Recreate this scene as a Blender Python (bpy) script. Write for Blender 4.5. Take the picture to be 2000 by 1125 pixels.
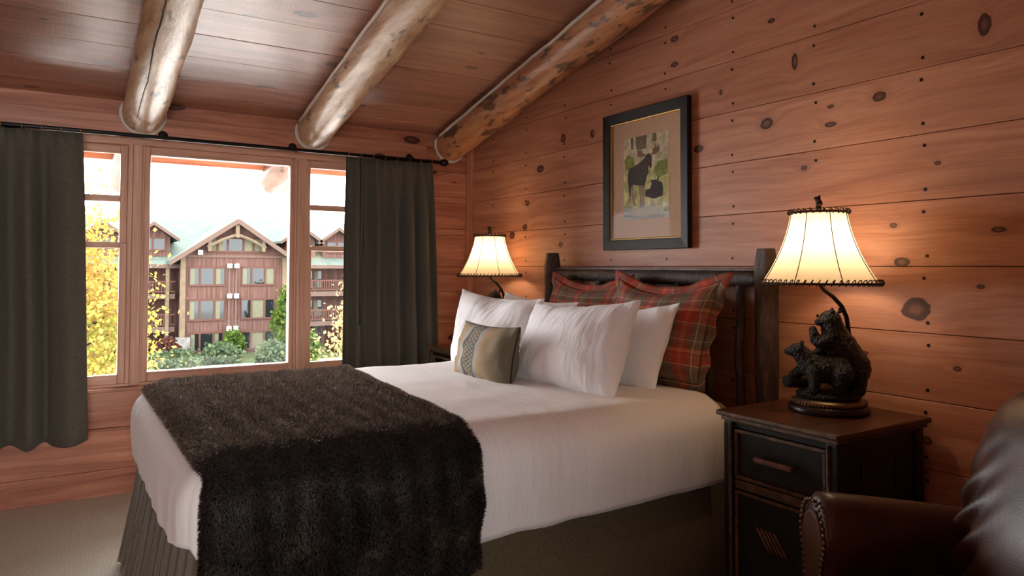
import bpy, bmesh, math, random
import numpy as np
from mathutils import Vector, Matrix, noise as mn
random.seed(7); RNG = np.random.default_rng(7)
SC = bpy.context.scene
for o in list(bpy.data.objects): bpy.data.objects.remove(o)
COL = SC.collection

# ------------------------------------------------------------ camera, world, light, exposure
YAW, PITCH, ROLL = math.radians(32.0), math.radians(1.8), 0.0033
fw = Vector((math.sin(YAW)*math.cos(PITCH), math.cos(YAW)*math.cos(PITCH), math.sin(PITCH)))
rt = Vector((math.cos(YAW), -math.sin(YAW), 0)); up = rt.cross(fw)
rt2 = rt*math.cos(ROLL)+up*math.sin(ROLL); up2 = -rt*math.sin(ROLL)+up*math.cos(ROLL)
cd = bpy.data.cameras.new('camera'); cam = bpy.data.objects.new('camera', cd); COL.objects.link(cam)
M3 = Matrix((rt2, up2, -fw)).transposed()
cam.matrix_world = Matrix.Translation((0, 0, 1.25)) @ M3.to_4x4()
cd.sensor_width = 36; cd.lens = 1417*36/2000; cd.shift_y = (478-562.5)/2000; cd.clip_end = 500; cd.clip_start = .05
SC.camera = cam

WORLD_STRENGTH = 7.5
w = bpy.data.worlds.new('overcast_sky'); SC.world = w; w.use_nodes = True
wn = w.node_tree.nodes; wl = w.node_tree.links
bg = wn['Background']; bg.inputs['Strength'].default_value = WORLD_STRENGTH
tc = wn.new('ShaderNodeTexCoord'); nz = wn.new('ShaderNodeTexNoise'); nz.inputs['Scale'].default_value = 1.6
rp = wn.new('ShaderNodeValToRGB'); rp.color_ramp.elements[0].color = (.88, .94, 1, 1); rp.color_ramp.elements[1].color = (1, .99, .97, 1)
wl.new(tc.outputs['Generated'], nz.inputs['Vector']); wl.new(nz.outputs['Fac'], rp.inputs['Fac']); wl.new(rp.outputs['Color'], bg.inputs['Color'])
def portal(name, loc, direction, sx, sy):
    l = bpy.data.lights.new(name, 'AREA'); l.shape = 'RECTANGLE'; l.size = sx; l.size_y = sy
    l.cycles.is_portal = True
    o = bpy.data.objects.new(name, l); COL.objects.link(o); o.location = loc
    o.rotation_euler = Vector(direction).to_track_quat('-Z', 'Y').to_euler()
    return o
portal('window_daylight', (.83, 4.74, 1.27), (0, -1, 0), 2.2, 1.5)
portal('added_rear_daylight', (-.7, -3.08, 1.3), (0, 1, 0), 2.0, 1.7)  # sampling portal for the window added behind the camera

VS = SC.view_settings
SC.display_settings.display_device = 'sRGB'
VS.view_transform = 'Standard'; VS.look = 'None'; VS.gamma = 1; VS.use_curve_mapping = False
VS.exposure = 1.8

# ------------------------------------------------------------ helpers
def S(r, g, b):
    f = lambda c: (c/255/12.92) if c <= 10 else ((c/255+.055)/1.055)**2.4
    return (f(r), f(g), f(b), 1)
def EX(r, g, b): c = S(r, g, b); return (c[0]*.245, c[1]*.245, c[2]*.245, 1)
MATS = {}
class NT:
    def __init__(s, name):
        s.m = bpy.data.materials.new(name); s.m.use_nodes = True; s.t = s.m.node_tree; s.n = s.t.nodes; s.l = s.t.links
        s.b = s.n['Principled BSDF']; MATS[name] = s.m
    def node(s, typ, **kw):
        n = s.n.new('ShaderNode'+typ)
        for k, v in kw.items():
            if k.startswith('i_'): n.inputs[k[2:]].default_value = v
            else: setattr(n, k, v)
        return n
    def link(s, a, b): s.l.new(a, b)
    def math(s, op, a, b=None, c=None, clamp=False):
        n = s.n.new('ShaderNodeMath'); n.operation = op; n.use_clamp = clamp
        for i, x in enumerate((a, b, c)):
            if x is None: continue
            if isinstance(x, (int, float)): n.inputs[i].default_value = x
            else: s.l.new(x, n.inputs[i])
        return n.outputs[0]
    def vmath(s, op, a, b=None):
        n = s.n.new('ShaderNodeVectorMath'); n.operation = op
        for i, x in enumerate((a, b)):
            if x is None: continue
            if isinstance(x, tuple): n.inputs[i].default_value = x
            else: s.l.new(x, n.inputs[i])
        return n.outputs['Value'] if op in ('LENGTH', 'DISTANCE', 'DOT_PRODUCT') else n.outputs[0]
    def sep(s, v): n = s.n.new('ShaderNodeSeparateXYZ'); s.l.new(v, n.inputs[0]); return n.outputs
    def comb(s, x, y, z):
        n = s.n.new('ShaderNodeCombineXYZ')
        for i, q in enumerate((x, y, z)):
            if isinstance(q, (int, float)): n.inputs[i].default_value = q
            else: s.l.new(q, n.inputs[i])
        return n.outputs[0]
    def mix(s, f, a, b, mode='MIX'):
        n = s.n.new('ShaderNodeMix'); n.data_type = 'RGBA'; n.blend_type = mode
        for i, x in ((0, f), (6, a), (7, b)):
            if isinstance(x, (int, float, tuple)): n.inputs[i].default_value = x
            else: s.l.new(x, n.inputs[i])
        return n.outputs[2]
    def ramp(s, f, stops, interp='LINEAR'):
        n = s.n.new('ShaderNodeValToRGB'); r = n.color_ramp; r.interpolation = interp
        while len(r.elements) < len(stops): r.elements.new(.5)
        for e, (p, c) in zip(r.elements, stops): e.position = p; e.color = c
        s.l.new(f, n.inputs[0]); return n.outputs[0]
    def smooth(s, x, a, b):   # 0 at a -> 1 at b
        n = s.n.new('ShaderNodeMapRange'); n.interpolation_type = 'SMOOTHSTEP'
        s.l.new(x, n.inputs[0]); n.inputs[1].default_value = a; n.inputs[2].default_value = b; return n.outputs[0]
    def noise(s, v, scale, detail=3, rough=.5):
        n = s.node('TexNoise', i_Scale=scale, i_Detail=detail, i_Roughness=rough); s.l.new(v, n.inputs['Vector']); return n.outputs['Fac']
    def bump(s, h, strength, dist=.01):
        n = s.node('Bump', i_Strength=strength, i_Distance=dist); s.l.new(h, n.inputs['Height']); s.l.new(n.outputs[0], s.b.inputs['Normal']); return n
    def obj(s): return s.node('TexCoord').outputs['Object']
    def uv(s): return s.node('TexCoord').outputs['UV']
    def setp(s, **kw):
        for k, v in kw.items(): s.b.inputs[k.replace('_', ' ')].default_value = v
def plain(name, col, rough=.6, metallic=0., nscale=0, nvar=.25, bump=0, bscale=60, spec=.5):
    t = NT(name); t.setp(Roughness=rough, Metallic=metallic); t.b.inputs['Specular IOR Level'].default_value = spec
    if nscale:
        f = t.noise(t.obj(), nscale, 4)
        a = tuple(c*(1-nvar) for c in col[:3])+(1,); b = tuple(min(1, c*(1+nvar)) for c in col[:3])+(1,)
        t.link(t.ramp(f, [(.3, a), (.7, b)]), t.b.inputs['Base Color'])
    else: t.b.inputs['Base Color'].default_value = col
    if bump: t.bump(t.noise(t.obj(), bscale, 4), bump, .005)
    return t.m
def wood(name, dark, mid, light, knotc, rough=.5, grain=22., knots=True, world_knots=None, bump=.12, spec=.4, saw=0, tint=.22, grey=None):
    t = NT(name); t.setp(Roughness=rough); t.b.inputs['Specular IOR Level'].default_value = spec
    info = t.node('ObjectInfo').outputs['Random']
    off = t.math('MULTIPLY', info, 37.)
    p = t.vmath('ADD', t.obj(), t.comb(off, t.math('MULTIPLY', info, 91.), off))
    x, y, z = t.sep(p)
    if world_knots:
        pos = t.node('NewGeometry').outputs['Position']; kd = None
        for ky, kz, ry, rz in world_knots:
            d = t.vmath('LENGTH', t.vmath('MULTIPLY', t.vmath('SUBTRACT', pos, (0, ky, kz)), (0, 1/ry, 1/rz)))
            kd = d if kd is None else t.math('MINIMUM', kd, d)
    elif knots:
        v = t.node('TexVoronoi', voronoi_dimensions='2D', i_Scale=1.0); t.link(t.comb(t.math('MULTIPLY', x, 1.35), t.math('MULTIPLY', y, 3.4), 0), v.inputs['Vector'])
        rnd = t.sep(v.outputs['Color'])[0]
        kd = t.math('DIVIDE', v.outputs['Distance'], t.math('MULTIPLY_ADD', rnd, .075, .012))
    else: kd = None
    if kd is not None: kd = t.math('ADD', kd, t.math('MULTIPLY_ADD', t.noise(t.comb(t.math('MULTIPLY', x, 14), t.math('MULTIPLY', y, 30), z), 1.0, 3), .7, -.35))
    q = t.math('MULTIPLY_ADD', t.noise(t.comb(t.math('MULTIPLY', x, .9), t.math('MULTIPLY', y, 5), z), 1.0, 2), 3.2, t.math('MULTIPLY', y, grain))
    if kd is not None:
        near = t.math('POWER', 2.718, t.math('MULTIPLY', kd, -.7))
        q = t.math('MULTIPLY_ADD', near, 2.0, q)
    g = t.noise(t.comb(t.math('MULTIPLY', x, 1.3), q, t.math('MULTIPLY', z, grain)), 1.0, 4, .62)
    c = t.ramp(g, [(.30, dark), (.5, mid), (.72, light)])
    fine = t.noise(t.comb(t.math('MULTIPLY', x, 6), t.math('MULTIPLY', y, 260), t.math('MULTIPLY', z, 260)), 1.0, 2)
    c = t.mix(.35, c, t.ramp(fine, [(.3, (.55, .5, .48, 1)), (.6, (1, 1, 1, 1))]), 'MULTIPLY')
    tn = t.ramp(info, [(0, (1-tint, 1-tint*1.25, 1-tint*1.3, 1)), (.5, (1, 1, 1, 1)), (1, (1+tint*.25, 1+tint*.4, 1+tint*.5, 1))])
    c = t.mix(1.0, c, tn, 'MULTIPLY')
    big = t.noise(t.comb(t.math('MULTIPLY', x, 1.2), t.math('MULTIPLY', y, 4), 0), 1.0, 3)
    c = t.mix(t.math('MULTIPLY', t.smooth(big, .52, .78), .45), c, grey or dark)
    if kd is not None:
        ring = t.math('MULTIPLY', t.smooth(kd, 2.4, 1.0), .5)
        c = t.mix(ring, c, dark)
        c = t.mix(t.math('MULTIPLY', t.smooth(kd, 1.06, .92), .88), c, knotc)
        c = t.mix(t.math('MULTIPLY', t.smooth(kd, .7, .25), .35), c, dark)
    t.link(c, t.b.inputs['Base Color'])
    h = t.math('ADD', t.math('MULTIPLY', g, .7), t.math('MULTIPLY', fine, .3))
    if saw:
        sw = t.noise(t.comb(t.math('MULTIPLY', x, 170), t.math('MULTIPLY', y, 5), 0), 1.0, 2)
        h = t.math('MULTIPLY_ADD', sw, saw, h)
    t.bump(h, bump, .004)
    return t.m

def mesh(name, V, F, mat=None, parent=None, smooth=True, loc=None, rot=None, bevel=0, seg=2, uv=None):
    me = bpy.data.meshes.new(name); me.from_pydata([tuple(v) for v in V], [], [tuple(f) for f in F]); me.update()
    if smooth: me.polygons.foreach_set('use_smooth', [True]*len(me.polygons))
    if uv is not None:
        L = me.uv_layers.new(name='UVMap'); idx = np.zeros(len(me.loops), dtype=np.int32); me.loops.foreach_get('vertex_index', idx)
        L.data.foreach_set('uv', np.asarray(uv, dtype=np.float32)[idx].ravel())
    o = bpy.data.objects.new(name, me); COL.objects.link(o)
    if mat: me.materials.append(MATS[mat] if isinstance(mat, str) else mat)
    if parent: o.parent = parent
    if loc is not None: o.location = loc
    if rot is not None: o.rotation_euler = rot
    if bevel:
        b = o.modifiers.new('bevel', 'BEVEL'); b.width = bevel; b.segments = seg; b.limit_method = 'ANGLE'; b.angle_limit = math.radians(40)
    return o
class MB:
    def __init__(s): s.V = []; s.F = []
    def add(s, V, F):
        n = len(s.V); s.V += [tuple(v) for v in V]; s.F += [tuple(i+n for i in f) for f in F]; return s
    def box(s, x0, x1, y0, y1, z0, z1):
        return s.add([(x0, y0, z0), (x1, y0, z0), (x1, y1, z0), (x0, y1, z0), (x0, y0, z1), (x1, y0, z1), (x1, y1, z1), (x0, y1, z1)],
                     [(3, 2, 1, 0), (4, 5, 6, 7), (0, 1, 5, 4), (1, 2, 6, 5), (2, 3, 7, 6), (3, 0, 4, 7)])
    def tube(s, pts, r, n=10, cap=True, closed=False):
        pts = [Vector(p) for p in pts]; m = len(pts); R = r if isinstance(r, (list, tuple)) else [r]*m
        V = []; ref = None
        for i, p in enumerate(pts):
            a = pts[(i-1) % m] if (closed or i > 0) else p; b = pts[(i+1) % m] if (closed or i < m-1) else p
            t = (b-a).normalized()
            if ref is None: ref = Vector((0, 0, 1)) if abs(t.z) < .9 else Vector((1, 0, 0))
            u = t.cross(ref); u = (u if u.length > 1e-6 else t.orthogonal()).normalized(); ref = u.cross(t).normalized()
            for k in range(n):
                an = 2*math.pi*k/n; V.append(p+(u*math.cos(an)+ref*math.sin(an))*R[i])
        F = []
        for i in range(m if closed else m-1):
            j = (i+1) % m
            for k in range(n):
                k2 = (k+1) % n; F.append((i*n+k, i*n+k2, j*n+k2, j*n+k))
        if cap and not closed: F.append(tuple(range(n))[::-1]); F.append(tuple((m-1)*n+k for k in range(n)))
        return s.add(V, F)
    def lathe(s, prof, n=24, c=(0, 0, 0), sx=1, sy=1):
        V = []; F = []
        for r, z in prof:
            for k in range(n):
                a = 2*math.pi*k/n; V.append((c[0]+r*sx*math.cos(a), c[1]+r*sy*math.sin(a), c[2]+z))
        for i in range(len(prof)-1):
            for k in range(n):
                k2 = (k+1) % n; F.append((i*n+k, i*n+k2, (i+1)*n+k2, (i+1)*n+k))
        if prof[0][0] > 0: F.append(tuple(range(n))[::-1])
        if prof[-1][0] > 0: F.append(tuple((len(prof)-1)*n+k for k in range(n)))
        return s.add(V, F)
    def ell(s, c, r, n=12, m=8, rot=None):
        V = []; F = []; R = Matrix.Rotation(rot[0], 3, rot[1]) if rot else None
        for i in range(m+1):
            th = math.pi*i/m
            for k in range(n):
                a = 2*math.pi*k/n; v = Vector((r[0]*math.sin(th)*math.cos(a), r[1]*math.sin(th)*math.sin(a), r[2]*math.cos(th)))
                if R: v = R @ v
                V.append(v+Vector(c))
        for i in range(m):
            for k in range(n):
                k2 = (k+1) % n; F.append((i*n+k, (i+1)*n+k, (i+1)*n+k2, i*n+k2))
        return s.add(V, F)
    def prism(s, poly, h0, h1, f):   # poly of 2d points, f maps (a, b, h) to 3d
        n = len(poly); V = [f(a, b, h0) for a, b in poly]+[f(a, b, h1) for a, b in poly]
        F = [tuple(range(n))[::-1], tuple(range(n, 2*n))]+[(i, (i+1) % n, n+(i+1) % n, n+i) for i in range(n)]
        return s.add(V, F)
    def build(s, name, mat=None, parent=None, smooth=False, **k): return mesh(name, s.V, s.F, mat, parent, smooth, **k)
def tag(o, label=None, cat=None, group=None, kind=None):
    if label: o['label'] = label
    if cat: o['category'] = cat
    if group: o['group'] = group
    if kind: o['kind'] = kind
    return o
def empty(name, loc=(0, 0, 0), rz=0, parent=None):
    o = bpy.data.objects.new(name, None); COL.objects.link(o); o.location = loc; o.rotation_euler = (0, 0, rz); o.empty_display_size = .1
    if parent: o.parent = parent
    return o
def copy_tree(o, parent=None):
    c = o.copy(); COL.objects.link(c); c.parent = parent
    for ch in list(o.children): copy_tree(ch, c)
    return c
def shade_auto(o, ang=40):
    me = o.data; me.polygons.foreach_set('use_smooth', [True]*len(me.polygons)); me.set_sharp_from_angle(angle=math.radians(ang)); return o
def fbm(p, o=3):
    return mn.fractal(Vector(p), 1.0, 2.0, o)
def grid_faces(nu, nv, off=0, wrap=False):
    F = []
    for i in range(nu-1):
        for j in range(nv-1 if not wrap else nv):
            j2 = (j+1) % nv; F.append((off+i*nv+j, off+(i+1)*nv+j, off+(i+1)*nv+j2, off+i*nv+j2))
    return F

# ------------------------------------------------------------ materials
KN = [(1.384,1.111,0.0518,0.0387),(2.001,1.858,0.030,0.0237),(1.508,1.874,0.0286,0.0186),(3.687,1.855,0.0390,0.0222),(2.383,1.802,0.0315,0.0191),(2.536,2.234,0.0239,0.0125),(2.532,2.358,0.0273,0.0150),(1.971,2.285,0.0204,0.0108),(1.821,1.650,0.0139,0.0102),(1.461,1.404,0.0130,0.0091),(1.432,1.273,0.0288,0.0161),(1.154,2.035,0.0210,0.0364),(1.123,1.375,0.0233,0.0097),(1.704,1.804,0.0259,0.0099),(1.305,1.607,0.0100,0.0069),(3.830,1.657,0.0235,0.0162),(3.859,1.505,0.0297,0.0195),(3.471,1.385,0.0205,0.0151),(3.171,1.994,0.0182,0.0229),(1.356,0.669,0.0204,0.0155),(1.703,1.873,0.0152,0.0079),(1.861,2.086,0.0143,0.0333),(2.247,2.040,0.0089,0.0116),(3.447,2.012,0.0254,0.0243),(1.178,1.194,0.0136,0.0082),(1.573,0.941,0.0119,0.0075),(1.253,0.923,0.0128,0.0084),(4.012,1.459,0.0314,0.0234)]
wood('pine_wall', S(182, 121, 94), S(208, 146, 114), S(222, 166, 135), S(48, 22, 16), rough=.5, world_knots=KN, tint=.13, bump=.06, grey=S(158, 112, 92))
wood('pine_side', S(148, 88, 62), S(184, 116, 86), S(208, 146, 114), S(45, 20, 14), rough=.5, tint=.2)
wood('pine_ceiling', S(140, 88, 66), S(170, 114, 88), S(192, 138, 112), S(50, 26, 18), rough=.42, saw=.9, bump=.18, tint=.2, spec=1.); MATS['pine_ceiling'].node_tree.nodes['Principled BSDF'].inputs['IOR'].default_value = 1.75
wood('pine_trim', S(152, 94, 68), S(186, 122, 92), S(208, 148, 116), S(40, 18, 12), rough=.42, tint=.08, grain=30)
wood('pine_window', S(186, 134, 108), S(204, 154, 127), S(218, 172, 146), S(80, 40, 28), rough=.42, knots=False, tint=.06, grain=40)
plain('dark_gap', S(30, 16, 10), .9)
plain('nail_iron', S(34, 20, 16), .5, .4)
plain('caulk', S(205, 190, 175), .7)
def log_mat(name, a, b, c, blot, amount):
    t = NT(name); t.setp(Roughness=.36); p = t.obj(); x, y, z = t.sep(p)
    g = t.noise(t.comb(t.math('MULTIPLY', x, 22), t.math('MULTIPLY', y, 1.6), t.math('MULTIPLY', z, 22)), 1.0, 5, .68)
    col = t.ramp(g, [(.3, a), (.5, b), (.7, c)])
    bl = t.noise(t.comb(t.math('MULTIPLY', x, 16), t.math('MULTIPLY', y, 6), t.math('MULTIPLY', z, 16)), 1.0, 3, .6)
    col = t.mix(t.math('MULTIPLY', t.smooth(bl, amount, amount+.1), .8), col, blot)
    t.link(col, t.b.inputs['Base Color']); t.bump(t.math('ADD', g, bl), .35, .01); return t.m
log_mat('peeled_log', S(150, 106, 76), S(190, 152, 118), S(216, 190, 156), S(60, 40, 28), .58)
log_mat('peeled_log_blotched', S(150, 92, 60), S(186, 128, 88), S(206, 156, 114), S(50, 36, 28), .515)
t = NT('bark'); t.setp(Roughness=.42); t.b.inputs['Specular IOR Level'].default_value = .6
p = t.obj(); x, y, z = t.sep(p)
g = t.noise(t.vmath('MULTIPLY', p, (60, 60, 16)), 1.0, 5, .7)
t.link(t.ramp(g, [(.3, S(30, 19, 14)), (.55, S(66, 44, 34)), (.75, S(108, 80, 64))]), t.b.inputs['Base Color']); t.bump(g, 1.0, .012)
t = NT('carpet'); t.setp(Roughness=.95); p = t.obj(); x, y, z = t.sep(p)
ch = t.node('TexChecker', i_Scale=24.); t.link(p, ch.inputs['Vector'])
st = t.math('SINE', t.math('MULTIPLY', x, 640.)); st2 = t.math('SINE', t.math('MULTIPLY', y, 640.))
wv = t.math('ADD', t.math('MULTIPLY', ch.outputs['Fac'], st), t.math('MULTIPLY', t.math('SUBTRACT', 1., ch.outputs['Fac']), st2))
n1 = t.noise(p, 180, 3); f = t.math('MULTIPLY_ADD', wv, .12, n1)
t.link(t.ramp(f, [(.25, S(170, 157, 139)), (.75, S(216, 204, 187))]), t.b.inputs['Base Color']); t.bump(f, .7, .006)
def fabric(name, c1, c2, sx, sy, rough=.9, bump=.2, sheen=.2):
    t = NT(name); t.setp(Roughness=rough); t.b.inputs['Sheen Weight'].default_value = sheen
    n = t.noise(t.vmath('MULTIPLY', t.obj(), (sx, sx, sy)), 1.0, 3)
    t.link(t.ramp(n, [(.3, c1), (.7, c2)]), t.b.inputs['Base Color']); t.bump(n, bump, .003); return t
fabric('curtain_cloth', S(74, 68, 56), S(90, 83, 70), 60, 260, sheen=.05)
fabric('bedskirt_cloth', S(74, 62, 42), S(108, 92, 64), 300, 90, bump=.4)
t = NT('white_linen'); t.setp(Roughness=.85); t.b.inputs['Sheen Weight'].default_value = .15; t.b.inputs['Base Color'].default_value = S(248, 246, 246)
n = t.noise(t.vmath('MULTIPLY', t.obj(), (9, 9, 5)), 1.0, 4, .55); n2 = t.noise(t.vmath('MULTIPLY', t.obj(), (5, 22, 9)), 1.0, 3, .5); t.bump(t.math('ADD', n, n2), .5, .02)
t = NT('white_duvet_cloth'); t.setp(Roughness=.8); t.b.inputs['Sheen Weight'].default_value = .15; t.b.inputs['Base Color'].default_value = S(244, 240, 237)
n = t.noise(t.vmath('MULTIPLY', t.obj(), (16, 6, 3)), 1.0, 4, .58); t.bump(n, .4, .02)
plain('shaded_mattress_cloth', S(150, 116, 92), .9, nscale=40, nvar=.1)  # tan puts the shade on the sheet's head end into the colour
t = NT('fur_base'); t.setp(Roughness=.8); t.b.inputs['Base Color'].default_value = S(36, 27, 23)
t = NT('fur_hair'); t.setp(Roughness=.5); t.b.inputs['Specular IOR Level'].default_value = .2; t.b.inputs['Sheen Weight'].default_value = .8; t.b.inputs['Sheen Roughness'].default_value = .35; t.b.inputs['Sheen Tint'].default_value = S(220, 190, 165)
n = t.noise(t.vmath('MULTIPLY', t.obj(), (8, 22, 10)), 1.0, 4, .65)
t.link(t.ramp(n, [(.35, S(18, 13, 11)), (.55, S(44, 34, 28)), (.75, S(110, 92, 80))]), t.b.inputs['Base Color'])
def stripes(t, u, stops): return t.ramp(t.math('FRACT', u), stops, 'CONSTANT')
t = NT('plaid_cloth'); t.setp(Roughness=.85); u, v, _ = t.sep(t.uv())
R1, BR, OL, OR, TN = S(166, 56, 38), S(104, 62, 46), S(106, 93, 74), S(192, 100, 62), S(226, 180, 138)
sv = [(0, OL), (.16, BR), (.30, OL), (.38, TN), (.40, R1), (.58, OR), (.60, R1), (.70, TN), (.715, OR), (.78, BR), (.9, OL), (.97, TN), (.985, OL)]
su = [(0, OL), (.2, R1), (.33, OR), (.42, R1), (.52, OL), (.60, TN), (.615, OL), (.78, BR), (.88, R1), (.96, OL)]
c = t.mix(.5, stripes(t, t.math('MULTIPLY', u, 2.7), su), stripes(t, t.math('MULTIPLY', v, 2.5), sv))
t.link(c, t.b.inputs['Base Color']); t.bump(t.noise(t.vmath('MULTIPLY', t.uv(), (300, 300, 1)), 1.0, 2), .2, .003)
plain('piping_red', S(96, 44, 30), .8)
t = NT('woven_stripe_cloth'); t.setp(Roughness=.9); u, v, _ = t.sep(t.uv())
nn = t.noise(t.vmath('MULTIPLY', t.uv(), (14, 2, 1)), 1.0, 3)
base = t.ramp(u, [(0, S(142, 118, 90)), (.18, S(170, 138, 100)), (.29, S(170, 166, 160)), (.335, S(66, 68, 60)), (.36, S(84, 88, 78)), (.53, S(84, 88, 78)), (.555, S(164, 160, 154)), (.64, S(176, 146, 108)), (.76, S(160, 138, 106)), (.88, S(118, 108, 86)), (1, S(112, 102, 82))])
dia = t.math('ABSOLUTE', t.math('SUBTRACT', t.math('FRACT', t.math('MULTIPLY', t.math('ADD', u, v), 13.)), .5))
dib = t.math('ABSOLUTE', t.math('SUBTRACT', t.math('FRACT', t.math('MULTIPLY', t.math('SUBTRACT', u, v), 13.)), .5))
lat = t.math('MAXIMUM', t.smooth(dia, .13, .07), t.smooth(dib, .13, .07))
band = t.math('MULTIPLY', t.smooth(u, .345, .365), t.smooth(u, .53, .51))
c = t.mix(t.math('MULTIPLY', lat, band), base, S(176, 152, 122)); c = t.mix(.25, c, t.ramp(nn, [(.3, (.5, .48, .44, 1)), (.7, (1, 1, 1, 1))]), 'MULTIPLY')
t.link(c, t.b.inputs['Base Color']); t.bump(t.noise(t.vmath('MULTIPLY', t.uv(), (160, 160, 1)), 1.0, 2), .3, .003)
plain('black_trim', S(30, 26, 22), .7)
t = NT('leather'); t.setp(Roughness=.42); t.b.inputs['Specular IOR Level'].default_value = .6
n = t.noise(t.obj(), 9, 4); t.link(t.ramp(n, [(.3, S(50, 26, 18)), (.7, S(84, 46, 32))]), t.b.inputs['Base Color'])
vv = t.node('TexVoronoi', i_Scale=240.); t.link(t.obj(), vv.inputs['Vector']); t.bump(t.math('MULTIPLY_ADD', vv.outputs['Distance'], .5, n), .12, .004)
t = NT('leather_panel'); t.setp(Roughness=.4); t.b.inputs['Base Color'].default_value = S(92, 62, 48)
plain('nailhead_brass', S(120, 100, 84), .35, .9)
wood('walnut_top', S(50, 26, 16), S(78, 42, 26), S(100, 58, 36), S(30, 14, 8), rough=.3, knots=False, tint=.02, spec=.6)
wood('black_wood', S(14, 11, 9), S(24, 18, 15), S(38, 30, 24), S(10, 8, 6), rough=.45, knots=False, tint=.02)
wood('worn_edge', S(54, 38, 26), S(92, 70, 50), S(128, 102, 76), S(40, 24, 16), rough=.5, knots=False, tint=.04)
plain('twig_handle', S(120, 84, 62), .5, nscale=60, nvar=.3)
t = NT('bronze'); t.setp(Roughness=.33, Metallic=.4)
vv = t.node('TexNoise', i_Scale=150., i_Detail=3.); t.link(t.vmath('MULTIPLY', t.obj(), (1, 1, .6)), vv.inputs['Vector'])
t.link(t.ramp(vv.outputs['Fac'], [(.35, S(18, 14, 12)), (.6, S(44, 36, 30)), (.8, S(96, 84, 70))]), t.b.inputs['Base Color']); t.bump(vv.outputs['Fac'], 1.0, .012)
plain('bronze_smooth', S(46, 34, 26), .35, .5, nscale=30, nvar=.3)
plain('gold_bead', S(128, 104, 76), .4, .7)
plain('lamp_rope', S(70, 44, 28), .7)
plain('brass', S(170, 130, 80), .3, .9)
t = NT('lamp_parchment'); t.n.remove(t.b)
tr = t.node('BsdfTranslucent'); tr.inputs['Color'].default_value = S(255, 238, 208); df = t.node('BsdfDiffuse'); df.inputs['Color'].default_value = S(240, 214, 176)
mx = t.node('MixShader'); mx.inputs[0].default_value = .38; t.link(tr.outputs[0], mx.inputs[1]); t.link(df.outputs[0], mx.inputs[2]); t.link(mx.outputs[0], t.n['Material Output'].inputs['Surface'])
t = NT('lamp_bulb'); t.b.inputs['Emission Color'].default_value = (1, .78, .5, 1); t.b.inputs['Emission Strength'].default_value = 12.
t = NT('pane_glass'); t.n.remove(t.b)
tp = t.node('BsdfTransparent'); gl = t.node('BsdfGlossy', i_Roughness=0.0); fr = t.node('Fresnel', i_IOR=1.4); mx = t.node('MixShader')
t.link(fr.outputs[0], mx.inputs[0]); t.link(tp.outputs[0], mx.inputs[1]); t.link(gl.outputs[0], mx.inputs[2]); t.link(mx.outputs[0], t.n['Material Output'].inputs['Surface'])
plain('rod_black', S(34, 30, 28), .4, .6)
plain('frame_black', S(30, 27, 22), .5, nscale=20, nvar=.3, spec=.3)
plain('gold_fillet', S(190, 150, 90), .4, .6)
plain('mat_board', S(200, 166, 136), .9, nscale=60, nvar=.06)

# ------------------------------------------------------------ the room shell
XR, XL, YB, YF, RIDGE, SL = 2.507, -2.6, 4.55, -2.95, .8, .226
Z0 = 2.17
def ceil_z(y): return Z0+SL*(YB-y) if y >= RIDGE else Z0+SL*(YB-RIDGE)-SL*(RIDGE-y)
def frame(origin, ex, ey):
    ex = Vector(ex).normalized(); ey = Vector(ey).normalized(); ez = ex.cross(ey)
    m = Matrix((ex, ey, ez)).transposed().to_4x4(); m.translation = Vector(origin); return m
def plank(parent, origin, ex, ey, poly, mat, z0=0., z1=.02, bevel=.0016, name='plank'):
    # local x runs along the board, local y across it
    o = MB().prism(poly, z0, z1, lambda a, b, h: (a, b, h)).build(name, mat, parent, bevel=bevel, seg=1)
    o.matrix_world = frame(origin, ex, ey); return o
def rect(l, w, g=.0009): return [(g, g), (l-g, g), (l-g, w-g), (g, w-g)]

o = MB().box(XL-.1, XR+.15, YF-.1, YB+.15, -.12, 0).build('floor', 'carpet'); tag(o, 'beige looped carpet with a woven check texture', 'floor', kind='structure')

# headboard wall: every board its own piece, gable ends cut to the roof slope
wr = MB().box(XR+.021, XR+.14, YF-.1, YB+.15, 0, 3.3).build('wall_right', 'dark_gap'); tag(wr, 'knotty reddish pine plank wall behind the bed', 'wall', kind='structure')
seams = [0]+[1.258+.2275*k for k in range(-5, 10)]
nails = MB(); cols = [1.352+.4155*k for k in range(-10, 8)]
for zb, zt in zip(seams[:-1], seams[1:]):
    def ext(z):
        if z <= Z0: return YF, YB
        d = (z-Z0)/SL; return YF+max(0, d-0.), YB-d
    a0, a1 = ext(zb-.02); b0, b1 = ext(min(zt, 3.01)-.02)
    if a1-a0 < .3: break
    if b1-b0 < .05: b0 = b1-.05
    w_ = min(zt, 3.01)-zb
    plank(wr, (XR, 0, zb), (0, 1, 0), (0, 0, 1), [(a0, .0012), (a1, .0012), (b1, w_-.0012), (b0, w_-.0012)], 'pine_wall')
    for y in cols:
        for z in (zb+.036, zt-.04):
            if z < ceil_z(y)-.05 and YF < y < YB and zt-zb > .15:
                yy = y+random.uniform(-.008, .008); n = len(nails.V); c = [(XR-.0012, yy+.0062*math.cos(k*math.pi/4), z+.0062*math.sin(k*math.pi/4)) for k in range(8)]
                nails.add(c+[(XR+.004, q[1], q[2]) for q in c], [tuple(range(8))]+[(k, (k+1) % 8, 8+(k+1) % 8, 8+k) for k in range(8)])
o = nails.build('nail_heads', 'nail_iron', wr); tag(o, kind='stuff')

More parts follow.
